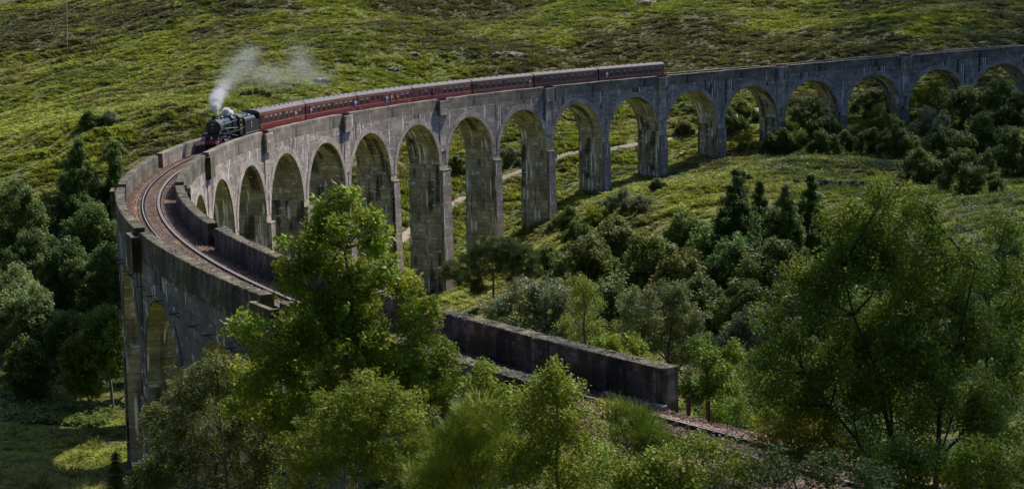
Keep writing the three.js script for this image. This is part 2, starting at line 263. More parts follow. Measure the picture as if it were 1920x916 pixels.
// refuges stand over every second pier
const REFUGES = []; for (let k = -7; k <= 17; k += 2) REFUGES.push(pierCentre(k) + (k === -7 ? 0 : 0));
const REF_W = 1.5;     // half length of a refuge
for (const side of [-1, 1]) {
  let from = -44.2; const wallIn = side * (WIDE - THICK), wallOut = side * WIDE;
  for (const c of [...REFUGES, -560 + REF_W]) {
    const to = c + REF_W, n = Math.max(2, Math.round((from - to) / (from > -150 ? 0.35 : 2))), near = from > -150, last = c === -560 + REF_W;
    const a = Math.min(wallIn, wallOut), b = Math.max(wallIn, wallOut), s0 = last ? -560 : to, g = new Sheets(), ch = 0.06, o = shiftUV(Math.round(c));
    const ring = [[a, -0.6], [a, TOP - ch], [a + ch, TOP], [b - ch, TOP], [b, TOP - ch], [b, -0.6]];
    const wob = (s) => 0.05 * (fbm(s * 1.1, side * 3 + 9, 3, 4) - 0.5) - 0.05 * step(0.66, 0.8, vnoise(s * 2.3, side * 7 + 3, 6));
    for (let i = 0; i < 5; i++) { const len = Math.hypot(ring[i + 1][0] - ring[i][0], ring[i + 1][1] - ring[i][1]), v0 = i === 0 ? 0 : i < 4 ? 0.13 + i * 0.02 : 0.0; g.grid(n, i === 0 || i === 4 ? 3 : 1, (u, v) => { const s = mix(s0, from, u); return P(s, mix(ring[i][0], ring[i + 1][0], v), mix(ring[i][1], ring[i + 1][1], v) + (v > 0.5 || i > 0 ? wob(s) : 0)); }, (u, v) => [mix(s0, from, u) / (near ? 9 : 16) + o, v0 + (i === 4 ? (1 - v) : v) * len / (near ? 9 : 16)], true); }
    for (const [s, fl] of [[s0, true], [from, false]]) g.grid(1, 1, (u, v) => P(s, mix(a, b, u), mix(-0.6, TOP - 0.01, v)), (u, v) => [u * 0.05 + o, v * 0.12], !fl);
    part('parapet', g.geometry, near ? M.mossy : M.parapet, viaduct);
    if (last) break;
    // the refuge: a niche bracketed out from the wall
    const f0 = side * (WIDE - 0.12), f1 = side * (WIDE + 0.62), rt = TOP - 0.32, mm = near ? M.mossy : M.parapet;
    const ref = part('refuge', slab(c - REF_W - 0.18, c + REF_W + 0.18, Math.min(side * (WIDE + 0.3), f1), Math.max(side * (WIDE + 0.3), f1), -1.5, rt, { o }), near ? M.mossy : M.face, viaduct);
    for (const e of [-1, 1]) part('cheek', slab(Math.min(c + e * (REF_W - 0.1), c + e * (REF_W + 0.18)), Math.max(c + e * (REF_W - 0.1), c + e * (REF_W + 0.18)), Math.min(side * (WIDE + 0.003), side * (WIDE + 0.297)), Math.max(side * (WIDE + 0.003), side * (WIDE + 0.297)), -1.5, rt - 0.004, { n: 1, o }), mm, ref);
    part('niche_floor', slab(c - REF_W + 0.1, c + REF_W - 0.1, Math.min(side * (WIDE + 0.002), side * (WIDE + 0.298)), Math.max(side * (WIDE + 0.002), side * (WIDE + 0.298)), -1.5, -0.52, { n: 1, o }), mm, ref);
    part('sill', slab(c - REF_W + 0.003, c + REF_W - 0.003, Math.min(wallIn, wallOut), Math.max(wallIn, wallOut), -0.62, -0.3, { n: 2, o }), mm, ref);
    part('pilaster', slab(c - REF_W * 0.72, c + REF_W * 0.72, Math.min(side * (WIDE - 0.02), side * (WIDE + 0.09)), Math.max(side * (WIDE - 0.02), side * (WIDE + 0.09)), SPRING + 2.2, -1.51, { n: 1, o: o + 0.4 }), side < 0 ? M.clean : M.outer, ref);
    from = c - REF_W;
  }
}
// moss and lichen cushions along the copings of the near walls
{
  const R = rng(88), list = [], c = [[0.07, 0.065, 0.02], [0.13, 0.11, 0.06], [0.05, 0.045, 0.03], [0.17, 0.15, 0.12]];
  for (let i = 0; i < 9000; i++) { const s = -44.3 - 110 * R() ** 1.6, side = R() < 0.5 ? -1 : 1, e = R(), off = side * (WIDE - THICK * (e < 0.5 ? e * e * 2 : 1 - (1 - e) ** 2 * 2)), k = 0.03 + 0.07 * R() * R(); if (vnoise(s * 0.8, side * 5, 9) < 0.3 || REFUGES.some((r) => Math.abs(s - r) < 1.8)) continue; list.push([P(s, off, TOP - 0.02), k, c[Math.floor(R() * 4)], 0.7 + 0.6 * R()]); }
  const m = new THREE.InstancedMesh(new THREE.IcosahedronGeometry(1, 1), mat(1, 1, 1, 1), list.length), q = new THREE.Quaternion(), M4 = new THREE.Matrix4(), col = new THREE.Color();
  list.forEach(([p, k, cc, v], i) => { m.setMatrixAt(i, M4.compose(V(...p), q.setFromEuler(new THREE.Euler(0, i, 0)), V(k * 1.3, k * 0.6, k))); m.setColorAt(i, col.setRGB(cc[0] * v, cc[1] * v, cc[2] * v)); });
  m.name = 'moss'; m.userData.kind = 'stuff'; m.castShadow = m.receiveShadow = true; viaduct.add(m);
}
// iron brackets on the outside wall
{
  const iron = mat(0.012, 0.012, 0.014, 0.6);
  [-70.5, -74, -78.2, -83, -86.5, -91.6, -97, -99.5, -104, -110.4, -112, -116.5, -118.6, -124, -129, -134].forEach((s, i) => {
    const a = P(s, WIDE + 0.02, -2.25), b = P(s, WIDE + 0.75, -2.25), c = P(s, WIDE + 0.02, -2.6);
    part('bracket', [cyl(0.035, 0.035, a, b, 5), cyl(0.03, 0.03, c, P(s, WIDE + 0.45, -2.27), 5), cyl(0.04, 0.04, P(s - 0.35, WIDE + 0.7, -2.22), P(s + 0.35, WIDE + 0.7, -2.22), 5)], iron, viaduct);
  });
}
// ---------------------------------------------------------------- ballast and track
const ballastTex = texture(768, 768, (u, v) => { const n = hash(Math.floor(u * 96), Math.floor(v * 96), 3), m = hash(Math.floor(u * 40 + 0.3), Math.floor(v * 40), 8), q = hash(Math.floor(u * 22 + 0.7), Math.floor(v * 22 + 0.2), 18), f = fbm(u * 8, v * 8, 3, 12, 8); const k = 0.3 + 0.5 * n + 0.45 * m + 0.3 * q; return [k * mix(0.52, 0.66, f), k * mix(0.44, 0.47, f), k * mix(0.39, 0.35, f)]; });
{
  const g = new Sheets(), n = 400, S0 = -8, S1 = -560, prof = [[-2.42, -0.42], [-1.6, -0.22], [-0.9, -0.15], [0, -0.17], [0.9, -0.15], [1.6, -0.22], [2.42, -0.42]];
  g.grid(n, 24, (u, v) => { const s = mix(S0, S1, u), f = v * 6, i = Math.min(5, Math.floor(f)), t = f - i, w = s > -44 ? 1 + 0.25 * step(-44, -38, s) : 1; return P(s, mix(prof[i][0], prof[i + 1][0], t) * w, mix(prof[i][1], prof[i + 1][1], t) + 0.05 * (fbm(s * 1.3, v * 9, 2, 4) - 0.5) - (s > -44 && (v < 0.02 || v > 0.98) ? 0.3 : 0)); }, (u, v) => [mix(S0, S1, u) / 4, v * 4.84 / 4], false);
  const b = part('ballast', g.geometry, new THREE.MeshStandardMaterial({ map: ballastTex, roughness: 0.95, bumpMap: ballastTex, bumpScale: 0.03 }), null); tag(b, 'rust-brown stone ballast bed between the parapets of the viaduct', null, null, 'structure');
}
{
  const R = rng(12), g = new THREE.IcosahedronGeometry(1, 0), list = []; for (let i = 0; i < 46000; i++) { const s = -30 - 190 * R() ** 1.4, off = (R() * 2 - 1) * 2.36, p = P(s, off, -0.15 - 0.12 * (Math.abs(off) / 2.4) ** 2 - 0.03 * R()), k = 0.035 + 0.05 * R() * R(), c = 0.6 + 0.8 * R(), w = R(); list.push([p, k, [c * mix(0.17, 0.26, w), c * mix(0.13, 0.15, w), c * mix(0.11, 0.095, w)]]); }
  const m = new THREE.InstancedMesh(g, mat(1, 1, 1, 0.95), list.length), q = new THREE.Quaternion(), M4 = new THREE.Matrix4(), c = new THREE.Color();
  list.forEach(([p, k, col], i) => { m.setMatrixAt(i, M4.compose(V(...p), q.setFromEuler(new THREE.Euler(i, i * 2, i * 3)), V(k, k * 0.8, k * 1.2))); m.setColorAt(i, c.setRGB(...col)); });
  m.name = numbered('ballast_stones'); m.castShadow = m.receiveShadow = true; scene.add(m); tag(m, 'loose brown and grey ballast stones between and beside the rails', null, null, 'stuff');
}
const steel = mat(0.3, 0.25, 0.215, 0.5, { metalness: 0.15 }), rust = mat(0.09, 0.052, 0.036, 0.85), darkIron = mat(0.03, 0.026, 0.024, 0.8);
const track = thing('railway_track', 'single line of curved steel rails on brown ballast along the viaduct', 'railway track');
function rail(off, s0, s1, name) {
  const prof = [[-0.065, -0.15], [-0.065, -0.135], [-0.012, -0.115], [-0.012, -0.045], [-0.036, -0.035], [-0.036, 0], [0.036, 0], [0.036, -0.035], [0.012, -0.045], [0.012, -0.115], [0.065, -0.135], [0.065, -0.15]], n = Math.round(Math.abs(s1 - s0) / 0.8), web = new Sheets(), top = new Sheets();
  for (let i = 0; i < 11; i++) { (i === 5 ? top : web).grid(n, 1, (u, v) => P(mix(s0, s1, u), off + mix(prof[i][0], prof[i + 1][0], v), mix(prof[i][1], prof[i + 1][1], v)), (u, v) => [u * n, v], true); }
  const r = part(name, web.geometry, rust, track); part('running_surface', top.geometry, steel, r);
}
rail(0.753, -10, -556, 'rail'); rail(-0.753, -10, -556, 'rail'); rail(-0.64, -50, -470, 'check_rail');
{
  const wood = mat(0.06, 0.047, 0.038, 0.95), mats = [wood, mat(0.075, 0.06, 0.05, 0.95), mat(0.05, 0.042, 0.038, 0.95)], sl = new THREE.BoxGeometry(0.25, 0.13, 2.5), ch = mergeGeometries([box(0.2, 0.1, 0.42), box(0.12, 0.14, 0.1, 0, 0.04, 0.1), box(0.12, 0.14, 0.1, 0, 0.04, -0.1)]);
  let i = 0; const chairs = [], rest = [];
  for (let s = -14; s > -540; s -= 0.72, i++) {
    const [x, z, t] = along(s), tilt = t;
    if (i < 290) { const m = new THREE.Mesh(sl, mats[i % 3]); m.name = 'sleeper'; m.position.set(x, level(s) - 0.2, z); m.rotation.y = tilt; m.castShadow = m.receiveShadow = true; track.add(m); }
    else rest.push(sl.clone().rotateY(tilt).translate(x, level(s) - 0.2, z));
    for (const off of [-0.72, 0.753]) { const p = P(s, off, -0.12); chairs.push(ch.clone().rotateY(tilt).translate(...p)); }
  }
  part('rail_chairs', chairs, darkIron, track, 'stuff'); part('far_sleepers', rest, wood, track, 'stuff');
}

// ---------------------------------------------------------------- the train
const FONT = await new FontLoader().loadAsync('fonts/droid/droid_sans_bold.typeface.json');
const text = (t, size, depth = 0.01) => { const g = new TextGeometry(t, { font: FONT, size, depth, curveSegments: 3 }); g.computeBoundingBox(); const b = g.boundingBox; return g.translate(-(b.min.x + b.max.x) / 2, -(b.min.y + b.max.y) / 2, 0); };
function vehicle(name, label, category, s, group) { const [x, z, t] = along(s), o = thing(name, label, category, [x, level(s), z], 0, group); o.rotation.set(0, t, Math.atan((level(s + 5) - level(s - 5)) / 10), 'YZX'); return o; }
const C = {
  black: mat(0.012, 0.013, 0.014, 0.28), sooty: mat(0.022, 0.021, 0.02, 0.6), red: mat(0.3, 0.02, 0.025, 0.45), steel: mat(0.45, 0.45, 0.46, 0.35, { metalness: 0.8 }), brass: mat(0.75, 0.5, 0.12, 0.4), white: mat(0.75, 0.74, 0.7, 0.6),
  maroon: mat(0.14, 0.014, 0.019, 0.38), gold: mat(0.62, 0.4, 0.05, 0.5), roof: mat(0.115, 0.1, 0.095, 0.8), under: mat(0.018, 0.016, 0.015, 0.85), frame: mat(0.27, 0.27, 0.25, 0.5), cream: mat(0.42, 0.36, 0.28, 0.8),
  glass: new THREE.MeshPhysicalMaterial({ color: rgb(0.03, 0.04, 0.04), roughness: 0.06, specularIntensity: 1 }), coal: mat(0.012, 0.012, 0.013, 0.35), rod: mat(0.4, 0.4, 0.42, 0.3, { metalness: 0.9 }), lamp: mat(0.85, 0.8, 0.6, 0.4),
};
C.glass.clearcoat = 0.5;
function wheel(parent, x, z, r, name = 'wheel', spokes = 14) {
  const g = [new THREE.TorusGeometry(r - 0.045, 0.05, 6, 28).translate(x, r, z), new THREE.CylinderGeometry(r + 0.02, r + 0.02, 0.03, 28, 1, true).rotateX(Math.PI / 2).translate(x, r, z * 0.96), cyl(0.13, 0.13, [x, r, z - 0.08], [x, r, z + 0.08], 10)];
  for (let i = 0; i < spokes; i++) { const a = (i / spokes) * Math.PI * 2; g.push(cyl(0.035, 0.025, [x, r, z], [x + Math.cos(a) * (r - 0.06), r + Math.sin(a) * (r - 0.06), z], 4)); }
  return part(name, g, C.under, parent);
}
// ---- locomotive, its front at x = 6, driving towards +x
{
  const L = vehicle('steam_locomotive', 'black steam locomotive with red buffer beam heading the train on the viaduct', 'locomotive', -203.6); L.scale.set(1, 1.1, 1.1);
  const lathe = (pts, n = 40) => new THREE.LatheGeometry(pts.map(([x, r]) => new THREE.Vector2(r, x)), n).rotateZ(-Math.PI / 2);   // (x along, radius)
  const by = 2.72;
  part('smokebox', [lathe([[3.15, 0.0], [3.15, 0.92], [4.75, 0.92], [4.8, 0.9], [4.8, 0.85]]).translate(0, by, 0), box(1.5, 0.9, 1.5, 4.0, 1.6, 0)], C.sooty, L);
  const boiler = part('boiler', lathe([[-1.4, 0.0], [-1.4, 0.95], [-1.2, 0.95], [-0.9, 0.93], [3.16, 0.83], [3.16, 0]]).translate(0, by, 0), C.black, L);
  for (const x of [-0.9, 0.5, 1.9]) part('boiler_band', new THREE.TorusGeometry(0.89 - (x + 0.9) * 0.023 + 0.045, 0.018, 5, 36).rotateY(Math.PI / 2).translate(x, by, 0), C.black, boiler);
  const door = part('smokebox_door', lathe([[4.79, 0.86], [4.86, 0.85], [4.95, 0.62], [5.0, 0.3], [5.01, 0]]).translate(0, by, 0), C.sooty, L);
  part('door_rim', new THREE.TorusGeometry(0.86, 0.03, 6, 40).rotateY(Math.PI / 2).translate(4.83, by, 0), C.sooty, door);
  part('hinge', [box(0.04, 0.06, 1.1, 4.99, by + 0.22, 0), box(0.04, 0.06, 1.1, 4.99, by - 0.25, 0), cyl(0.03, 0.03, [4.98, by + 0.35, -0.6], [4.98, by - 0.35, -0.6], 6)], C.sooty, door);
  part('door_dart', [cyl(0.06, 0.05, [5, by, 0], [5.08, by, 0], 8), cyl(0.015, 0.015, [5.07, by, 0], [5.07, by - 0.25, 0.05], 5)], C.steel, door);
  const plate = part('number_plate', box(0.03, 0.15, 0.62, 4.99, by + 0.4, 0), C.sooty, door);
  part('number', text('45407', 0.115).rotateY(Math.PI / 2).translate(5.006, by + 0.4, 0), C.white, plate);
  part('shed_plate', new THREE.SphereGeometry(0.09, 10, 8).scale(0.25, 0.8, 1.2).translate(4.93, by - 0.58, 0), C.white, door);
  const hb = part('headboard', new THREE.ExtrudeGeometry((() => { const s = new THREE.Shape(); s.absarc(0, 0, 0.62, 0.25, Math.PI - 0.25, false); s.absarc(0, 0, 0.36, Math.PI - 0.4, 0.4, true); return s; })(), { depth: 0.03, bevelEnabled: false, curveSegments: 20 }).rotateY(Math.PI / 2).translate(4.98, by + 0.38, 0), mat(0.03, 0.045, 0.09, 0.3), L);
  part('lettering', [-0.34, -0.2, -0.07, 0.06, 0.2, 0.33].map((z, i) => box(0.01, 0.09, 0.07, 5.018, by + 0.38 + 0.46 - Math.abs(z) * 0.35, z)), mat(0.4, 0.42, 0.45, 0.5), hb);
  part('chimney', lathe([[0, 0.36], [0.1, 0.27], [0.42, 0.25], [0.5, 0.29], [0.54, 0.3], [0.54, 0.22], [0.1, 0.2]], 24).rotateZ(Math.PI / 2).translate(4.05, by + 0.82, 0), C.sooty, L);
  part('dome', new THREE.SphereGeometry(0.36, 20, 12).scale(1.2, 0.75, 1).translate(0.7, by + 0.88, 0), C.black, L);
  part('top_feed', [new THREE.SphereGeometry(0.3, 16, 10).scale(0.9, 0.7, 0.9).translate(2.1, by + 0.84, 0), ...[-1, 1].map((s) => new THREE.TorusGeometry(0.93, 0.04, 5, 14, 1.35).rotateZ(s > 0 ? 0.15 : Math.PI - 1.5).rotateY(Math.PI / 2).translate(2.1, by, 0))], C.black, L);
  // firebox with rounded shoulders
  const fb = new THREE.Shape(); fb.moveTo(-1.0, -1.0); fb.lineTo(-1.02, 0.45); fb.bezierCurveTo(-1.0, 0.85, -0.6, 0.98, 0, 0.98); fb.bezierCurveTo(0.6, 0.98, 1.0, 0.85, 1.02, 0.45); fb.lineTo(1.0, -1.0); fb.closePath();
  part('firebox', new THREE.ExtrudeGeometry(fb, { depth: 2.3, bevelEnabled: true, bevelSize: 0.04, bevelThickness: 0.04, bevelSegments: 2, curveSegments: 14 }).rotateY(-Math.PI / 2).translate(-1.3, by, 0), C.black, L);
  part('safety_valve', [cyl(0.08, 0.07, [-1.9, by + 0.95, 0.16], [-1.9, by + 1.2, 0.16], 10), cyl(0.08, 0.07, [-1.9, by + 0.95, -0.16], [-1.9, by + 1.2, -0.16], 10)], C.brass, L);
  part('whistle', cyl(0.03, 0.03, [-3.3, by + 0.95, -0.3], [-3.3, by + 1.2, -0.3], 6), C.brass, L);
  // cab: sides with a cut-out, front, curved roof
  const cs = new THREE.Shape(); cs.moveTo(-3.45, 1.35); cs.lineTo(-3.45, 3.2); cs.lineTo(-3.62, 3.3); cs.lineTo(-5.2, 3.3); cs.lineTo(-5.25, 3.1); cs.bezierCurveTo(-5.0, 2.9, -4.95, 2.55, -5.15, 2.35); cs.lineTo(-5.3, 2.25); cs.lineTo(-5.3, 1.0); cs.lineTo(-4.2, 1.0); cs.lineTo(-4.2, 1.35); cs.closePath();
  const hole = new THREE.Path(); hole.moveTo(-3.75, 2.5); hole.lineTo(-4.45, 2.5); hole.lineTo(-4.45, 3.0); hole.lineTo(-3.75, 3.0); hole.closePath(); cs.holes.push(hole);
  const cab = part('cab', [new THREE.ExtrudeGeometry(cs, { depth: 0.04, bevelEnabled: false }).translate(0, 0, 1.24), new THREE.ExtrudeGeometry(cs, { depth: 0.04, bevelEnabled: false }).translate(0, 0, -1.28), box(0.05, 2.1, 2.44, -3.5, 2.3, 0), box(1.9, 0.08, 2.5, -4.4, 1.3, 0)], C.black, L);
  for (const s of [-1, 1]) { part('cab_window', box(0.02, 0.4, 0.5, -3.46, 3.0, s * 0.88), C.glass, cab); part('cab_number', text('45407', 0.2).rotateY(s > 0 ? 0 : Math.PI).translate(-4.3, 2.0, s * 1.285), C.gold, cab); part('window_frame', [box(0.75, 0.05, 0.03, -4.1, 3.02, s * 1.285), box(0.75, 0.05, 0.03, -4.1, 2.48, s * 1.285)], C.brass, cab); }
  { const r = new THREE.Shape(); r.absellipse(0, 3.28, 1.34, 0.58, 0, Math.PI, false); r.absellipse(0, 3.24, 1.3, 0.55, Math.PI, 0, true); part('cab_roof', new THREE.ExtrudeGeometry(r, { depth: 2.0, bevelEnabled: false, curveSegments: 16 }).rotateY(-Math.PI / 2).translate(-3.35, 0, 0), C.sooty, L); }
  for (const s of [-1, 1]) part('running_board', [box(8.6, 0.05, 0.5, 0.75, 1.98, s * 1.05), box(8.6, 0.16, 0.03, 0.75, 1.9, s * 1.29), box(1.2, 0.05, 0.5, 5.35, 1.62, s * 1.0, 0, 0, -0.55), box(0.9, 0.05, 0.5, -3.9, 1.62, s * 1.0)], C.black, L);
  for (const s of [-1, 1]) {
    part('cylinder', [cyl(0.36, 0.36, [3.3, 1.0, s * 1.04], [4.7, 1.0, s * 1.04], 18), cyl(0.22, 0.22, [3.1, 1.52, s * 1.0], [4.9, 1.52, s * 1.0], 14), box(1.3, 0.85, 0.4, 4.0, 1.3, s * 0.95), cyl(0.1, 0.1, [4.7, 1, s * 1.04], [4.8, 1, s * 1.04], 8)], C.black, L);
    part('handrail', cyl(0.022, 0.022, [4.6, by + 0.32, s * 0.93], [-3.4, by + 0.42, s * 1.1], 6), C.steel, L);
    part('slide_bar', [box(1.7, 0.07, 0.1, 2.4, 1.2, s * 1.06), box(1.7, 0.07, 0.1, 2.4, 0.86, s * 1.06)], C.rod, L);
    part('connecting_rod', cyl(0.06, 0.08, [2.1, 1.0, s * 1.12], [-0.4, 0.72, s * 1.12], 6), C.rod, L);
    part('coupling_rod', box(4.5, 0.12, 0.06, -0.55, 0.7, s * 1.02), C.rod, L);
    part('valve_gear', [cyl(0.04, 0.04, [2.9, 1.5, s * 1.08], [1.0, 1.35, s * 1.08], 6), cyl(0.035, 0.035, [1.6, 1.5, s * 1.1], [1.9, 0.95, s * 1.1], 6), cyl(0.03, 0.03, [1.0, 1.75, s * 1.1], [1.0, 1.1, s * 1.1], 6), cyl(0.03, 0.03, [0.9, 1.2, s * 1.1], [-0.4, 0.95, s * 1.1], 6)], C.rod, L);
    part('injector_pipe', [cyl(0.035, 0.035, [3.1, 2.5, s * 0.98], [-3.3, 2.2, s * 1.14], 6), cyl(0.03, 0.03, [2.1, 2.4, s * 0.9], [0.2, 1.6, s * 1.16], 6), cyl(0.03, 0.03, [0.2, 1.6, s * 1.16], [-2.9, 1.25, s * 1.16], 6)], C.steel, L);
    part('sand_pipe', [cyl(0.02, 0.02, [1.6, 1.9, s * 0.9], [1.2, 0.3, s * 0.78], 5), cyl(0.02, 0.02, [-0.5, 1.9, s * 0.9], [-0.8, 0.3, s * 0.78], 5)], C.sooty, L);
    for (const x of [1.35, -0.55, -2.75]) wheel(L, x, s * 0.78, 0.9, 'driving_wheel', 18);
    for (const x of [5.1, 3.1]) wheel(L, x, s * 0.78, 0.5, 'bogie_wheel', 10);
    part('step', [box(0.3, 0.04, 0.3, 5.25, 0.55, s * 1.15), box(0.3, 0.04, 0.3, 5.25, 0.95, s * 1.15), box(0.03, 0.95, 0.3, 5.1, 0.95, s * 1.15), box(0.3, 0.04, 0.3, -4.75, 0.5, s * 1.2), box(0.3, 0.95, 0.03, -4.75, 0.95, s * 1.25)], C.black, L);
    part('deflector_stay', cyl(0.03, 0.03, [5.35, 1.6, s * 0.72], [4.7, 2.3, s * 0.82], 6), C.steel, L);
  }
  part('frame', [box(9.6, 0.55, 0.06, 0.8, 1.15, 0.6), box(9.6, 0.55, 0.06, 0.8, 1.15, -0.6), box(2.6, 0.25, 1.0, 4.1, 0.75, 0), box(0.5, 0.9, 1.3, 3.0, 1.5, 0), box(1.0, 0.06, 2.3, 5.3, 1.38, 0)], C.under, L);
  const beam = part('buffer_beam', box(0.08, 0.5, 2.5, 5.85, 1.07, 0), C.red, L);
  for (const s of [-1, 1]) { const b = part('buffer', [cyl(0.14, 0.1, [5.89, 1.06, s * 0.86], [6.25, 1.06, s * 0.86], 14), cyl(0.06, 0.06, [6.2, 1.06, s * 0.86], [6.4, 1.06, s * 0.86], 10)], C.sooty, beam); part('buffer_head', new THREE.SphereGeometry(0.24, 18, 10).scale(0.25, 1, 1).translate(6.42, 1.06, s * 0.86), C.steel, b); }
  part('coupling_hook', [cyl(0.04, 0.04, [5.88, 1.05, 0], [6.1, 1.05, 0], 6), new THREE.TorusGeometry(0.1, 0.03, 5, 12).translate(6.1, 0.92, 0), new THREE.TorusGeometry(0.1, 0.03, 5, 12).rotateY(1.5).translate(6.08, 0.74, 0)], C.under, beam);
  part('brake_hose', [cyl(0.035, 0.035, [5.95, 1.5, 0.35], [5.95, 1.0, 0.35], 6), cyl(0.035, 0.035, [5.95, 1.0, 0.35], [6.0, 0.7, 0.3], 6)], C.under, beam);
  const lamp = part('head_lamp', [box(0.16, 0.24, 0.17, 5.75, 1.55, 0), cyl(0.03, 0.03, [5.75, 1.67, 0], [5.75, 1.75, 0], 6)], C.white, L); part('lamp_lens', cyl(0.07, 0.07, [5.83, 1.56, 0], [5.86, 1.56, 0], 12), C.lamp, lamp);
  for (const s of [-1, 1]) part('lamp_iron', box(0.04, 0.25, 0.05, 5.8, 1.45, s * 0.85), C.white, L);
  part('dust_plate', box(0.05, 0.5, 1.9, 5.25, 1.65, 0), C.black, L);
}
// ---- tender
{
  const T = vehicle('tender', 'black coal tender with a yellow and red crest coupled behind the locomotive', 'tender', -213.35); T.scale.set(1, 1.07, 1.05);
  const sh = new THREE.Shape(); sh.moveTo(-1.28, 1.2); sh.lineTo(-1.3, 2.75); sh.bezierCurveTo(-1.3, 3.1, -1.15, 3.2, -0.95, 3.3); sh.lineTo(0.95, 3.3); sh.bezierCurveTo(1.15, 3.2, 1.3, 3.1, 1.3, 2.75); sh.lineTo(1.28, 1.2); sh.closePath();
  part('tank', [new THREE.ExtrudeGeometry(sh, { depth: 4.9, bevelEnabled: false, curveSegments: 8 }).rotateY(-Math.PI / 2).translate(3.2, 0, 0), box(1.7, 1.5, 2.56, -2.5, 1.95, 0)], mat(0.022, 0.024, 0.022, 0.35), T);
  part('lining', [...[-1, 1].flatMap((s) => [box(4.5, 0.02, 0.01, 0.75, 2.72, s * 1.302), box(4.5, 0.02, 0.01, 0.75, 1.4, s * 1.288)])], mat(0.2, 0.03, 0.02, 0.5), T);
  const R = rng(5), lumps = []; for (let i = 0; i < 260; i++) { const g = new THREE.IcosahedronGeometry(0.1 + R() * 0.13, 0).rotateX(R() * 6).rotateY(R() * 6); const x = -1.4 + R() * 4.3, z = (R() * 2 - 1) * 0.85; lumps.push(g.translate(x, 3.28 + 0.42 * (1 - Math.abs(z)) * (0.6 + 0.4 * Math.sin(x * 1.3 + 1)) * R() ** 0.3, z)); }
  part('coal', lumps, C.coal, T, 'stuff');
  part('frame', [box(7.0, 0.35, 0.06, 0, 0.95, 0.95), box(7.0, 0.35, 0.06, 0, 0.95, -0.95), box(7.1, 0.08, 2.5, 0, 1.17, 0), box(0.1, 0.45, 2.5, -3.55, 1.06, 0)], C.under, T);
  for (const s of [-1, 1]) { for (const x of [2.3, 0.1, -2.1]) { wheel(T, x, s * 0.78, 0.64, 'wheel', 10); part('axle_box', [box(0.35, 0.4, 0.2, x, 0.65, s * 1.0), box(1.0, 0.1, 0.12, x, 0.98, s * 1.0)], C.under, T); } part('running_plate', box(7.0, 0.05, 0.12, 0, 1.24, s * 1.31), C.steel, T);
    const shield = (w, h) => { const p = new THREE.Shape(); p.absellipse(0, 0, w, h, 0, Math.PI * 2, false); return new THREE.ExtrudeGeometry(p, { depth: 0.012, bevelEnabled: false, curveSegments: 8 }).rotateY(s > 0 ? 0 : Math.PI); };
    const cr = part('crest', [shield(0.11, 0.2).translate(0.35, 2.45, s * 1.305), box(0.2, 0.1, 0.012, 0.35, 2.6, s * 1.308)], mat(0.75, 0.5, 0.03, 0.5), T); part('crest_wheel', shield(0.12, 0.22).translate(0.35, 2.02, s * 1.3), mat(0.5, 0.04, 0.04, 0.5), cr); part('crest_hub', shield(0.06, 0.12).translate(0.35, 2.0, s * 1.312), C.white, cr);
    part('handrail', cyl(0.02, 0.02, [3.35, 1.4, s * 1.27], [3.35, 2.9, s * 1.27], 6), C.steel, T); }
  part('ladder', [cyl(0.02, 0.02, [-3.4, 1.2, 0.4], [-3.4, 2.9, 0.4], 5), cyl(0.02, 0.02, [-3.4, 1.2, 0.75], [-3.4, 2.9, 0.75], 5)], C.sooty, T);
}
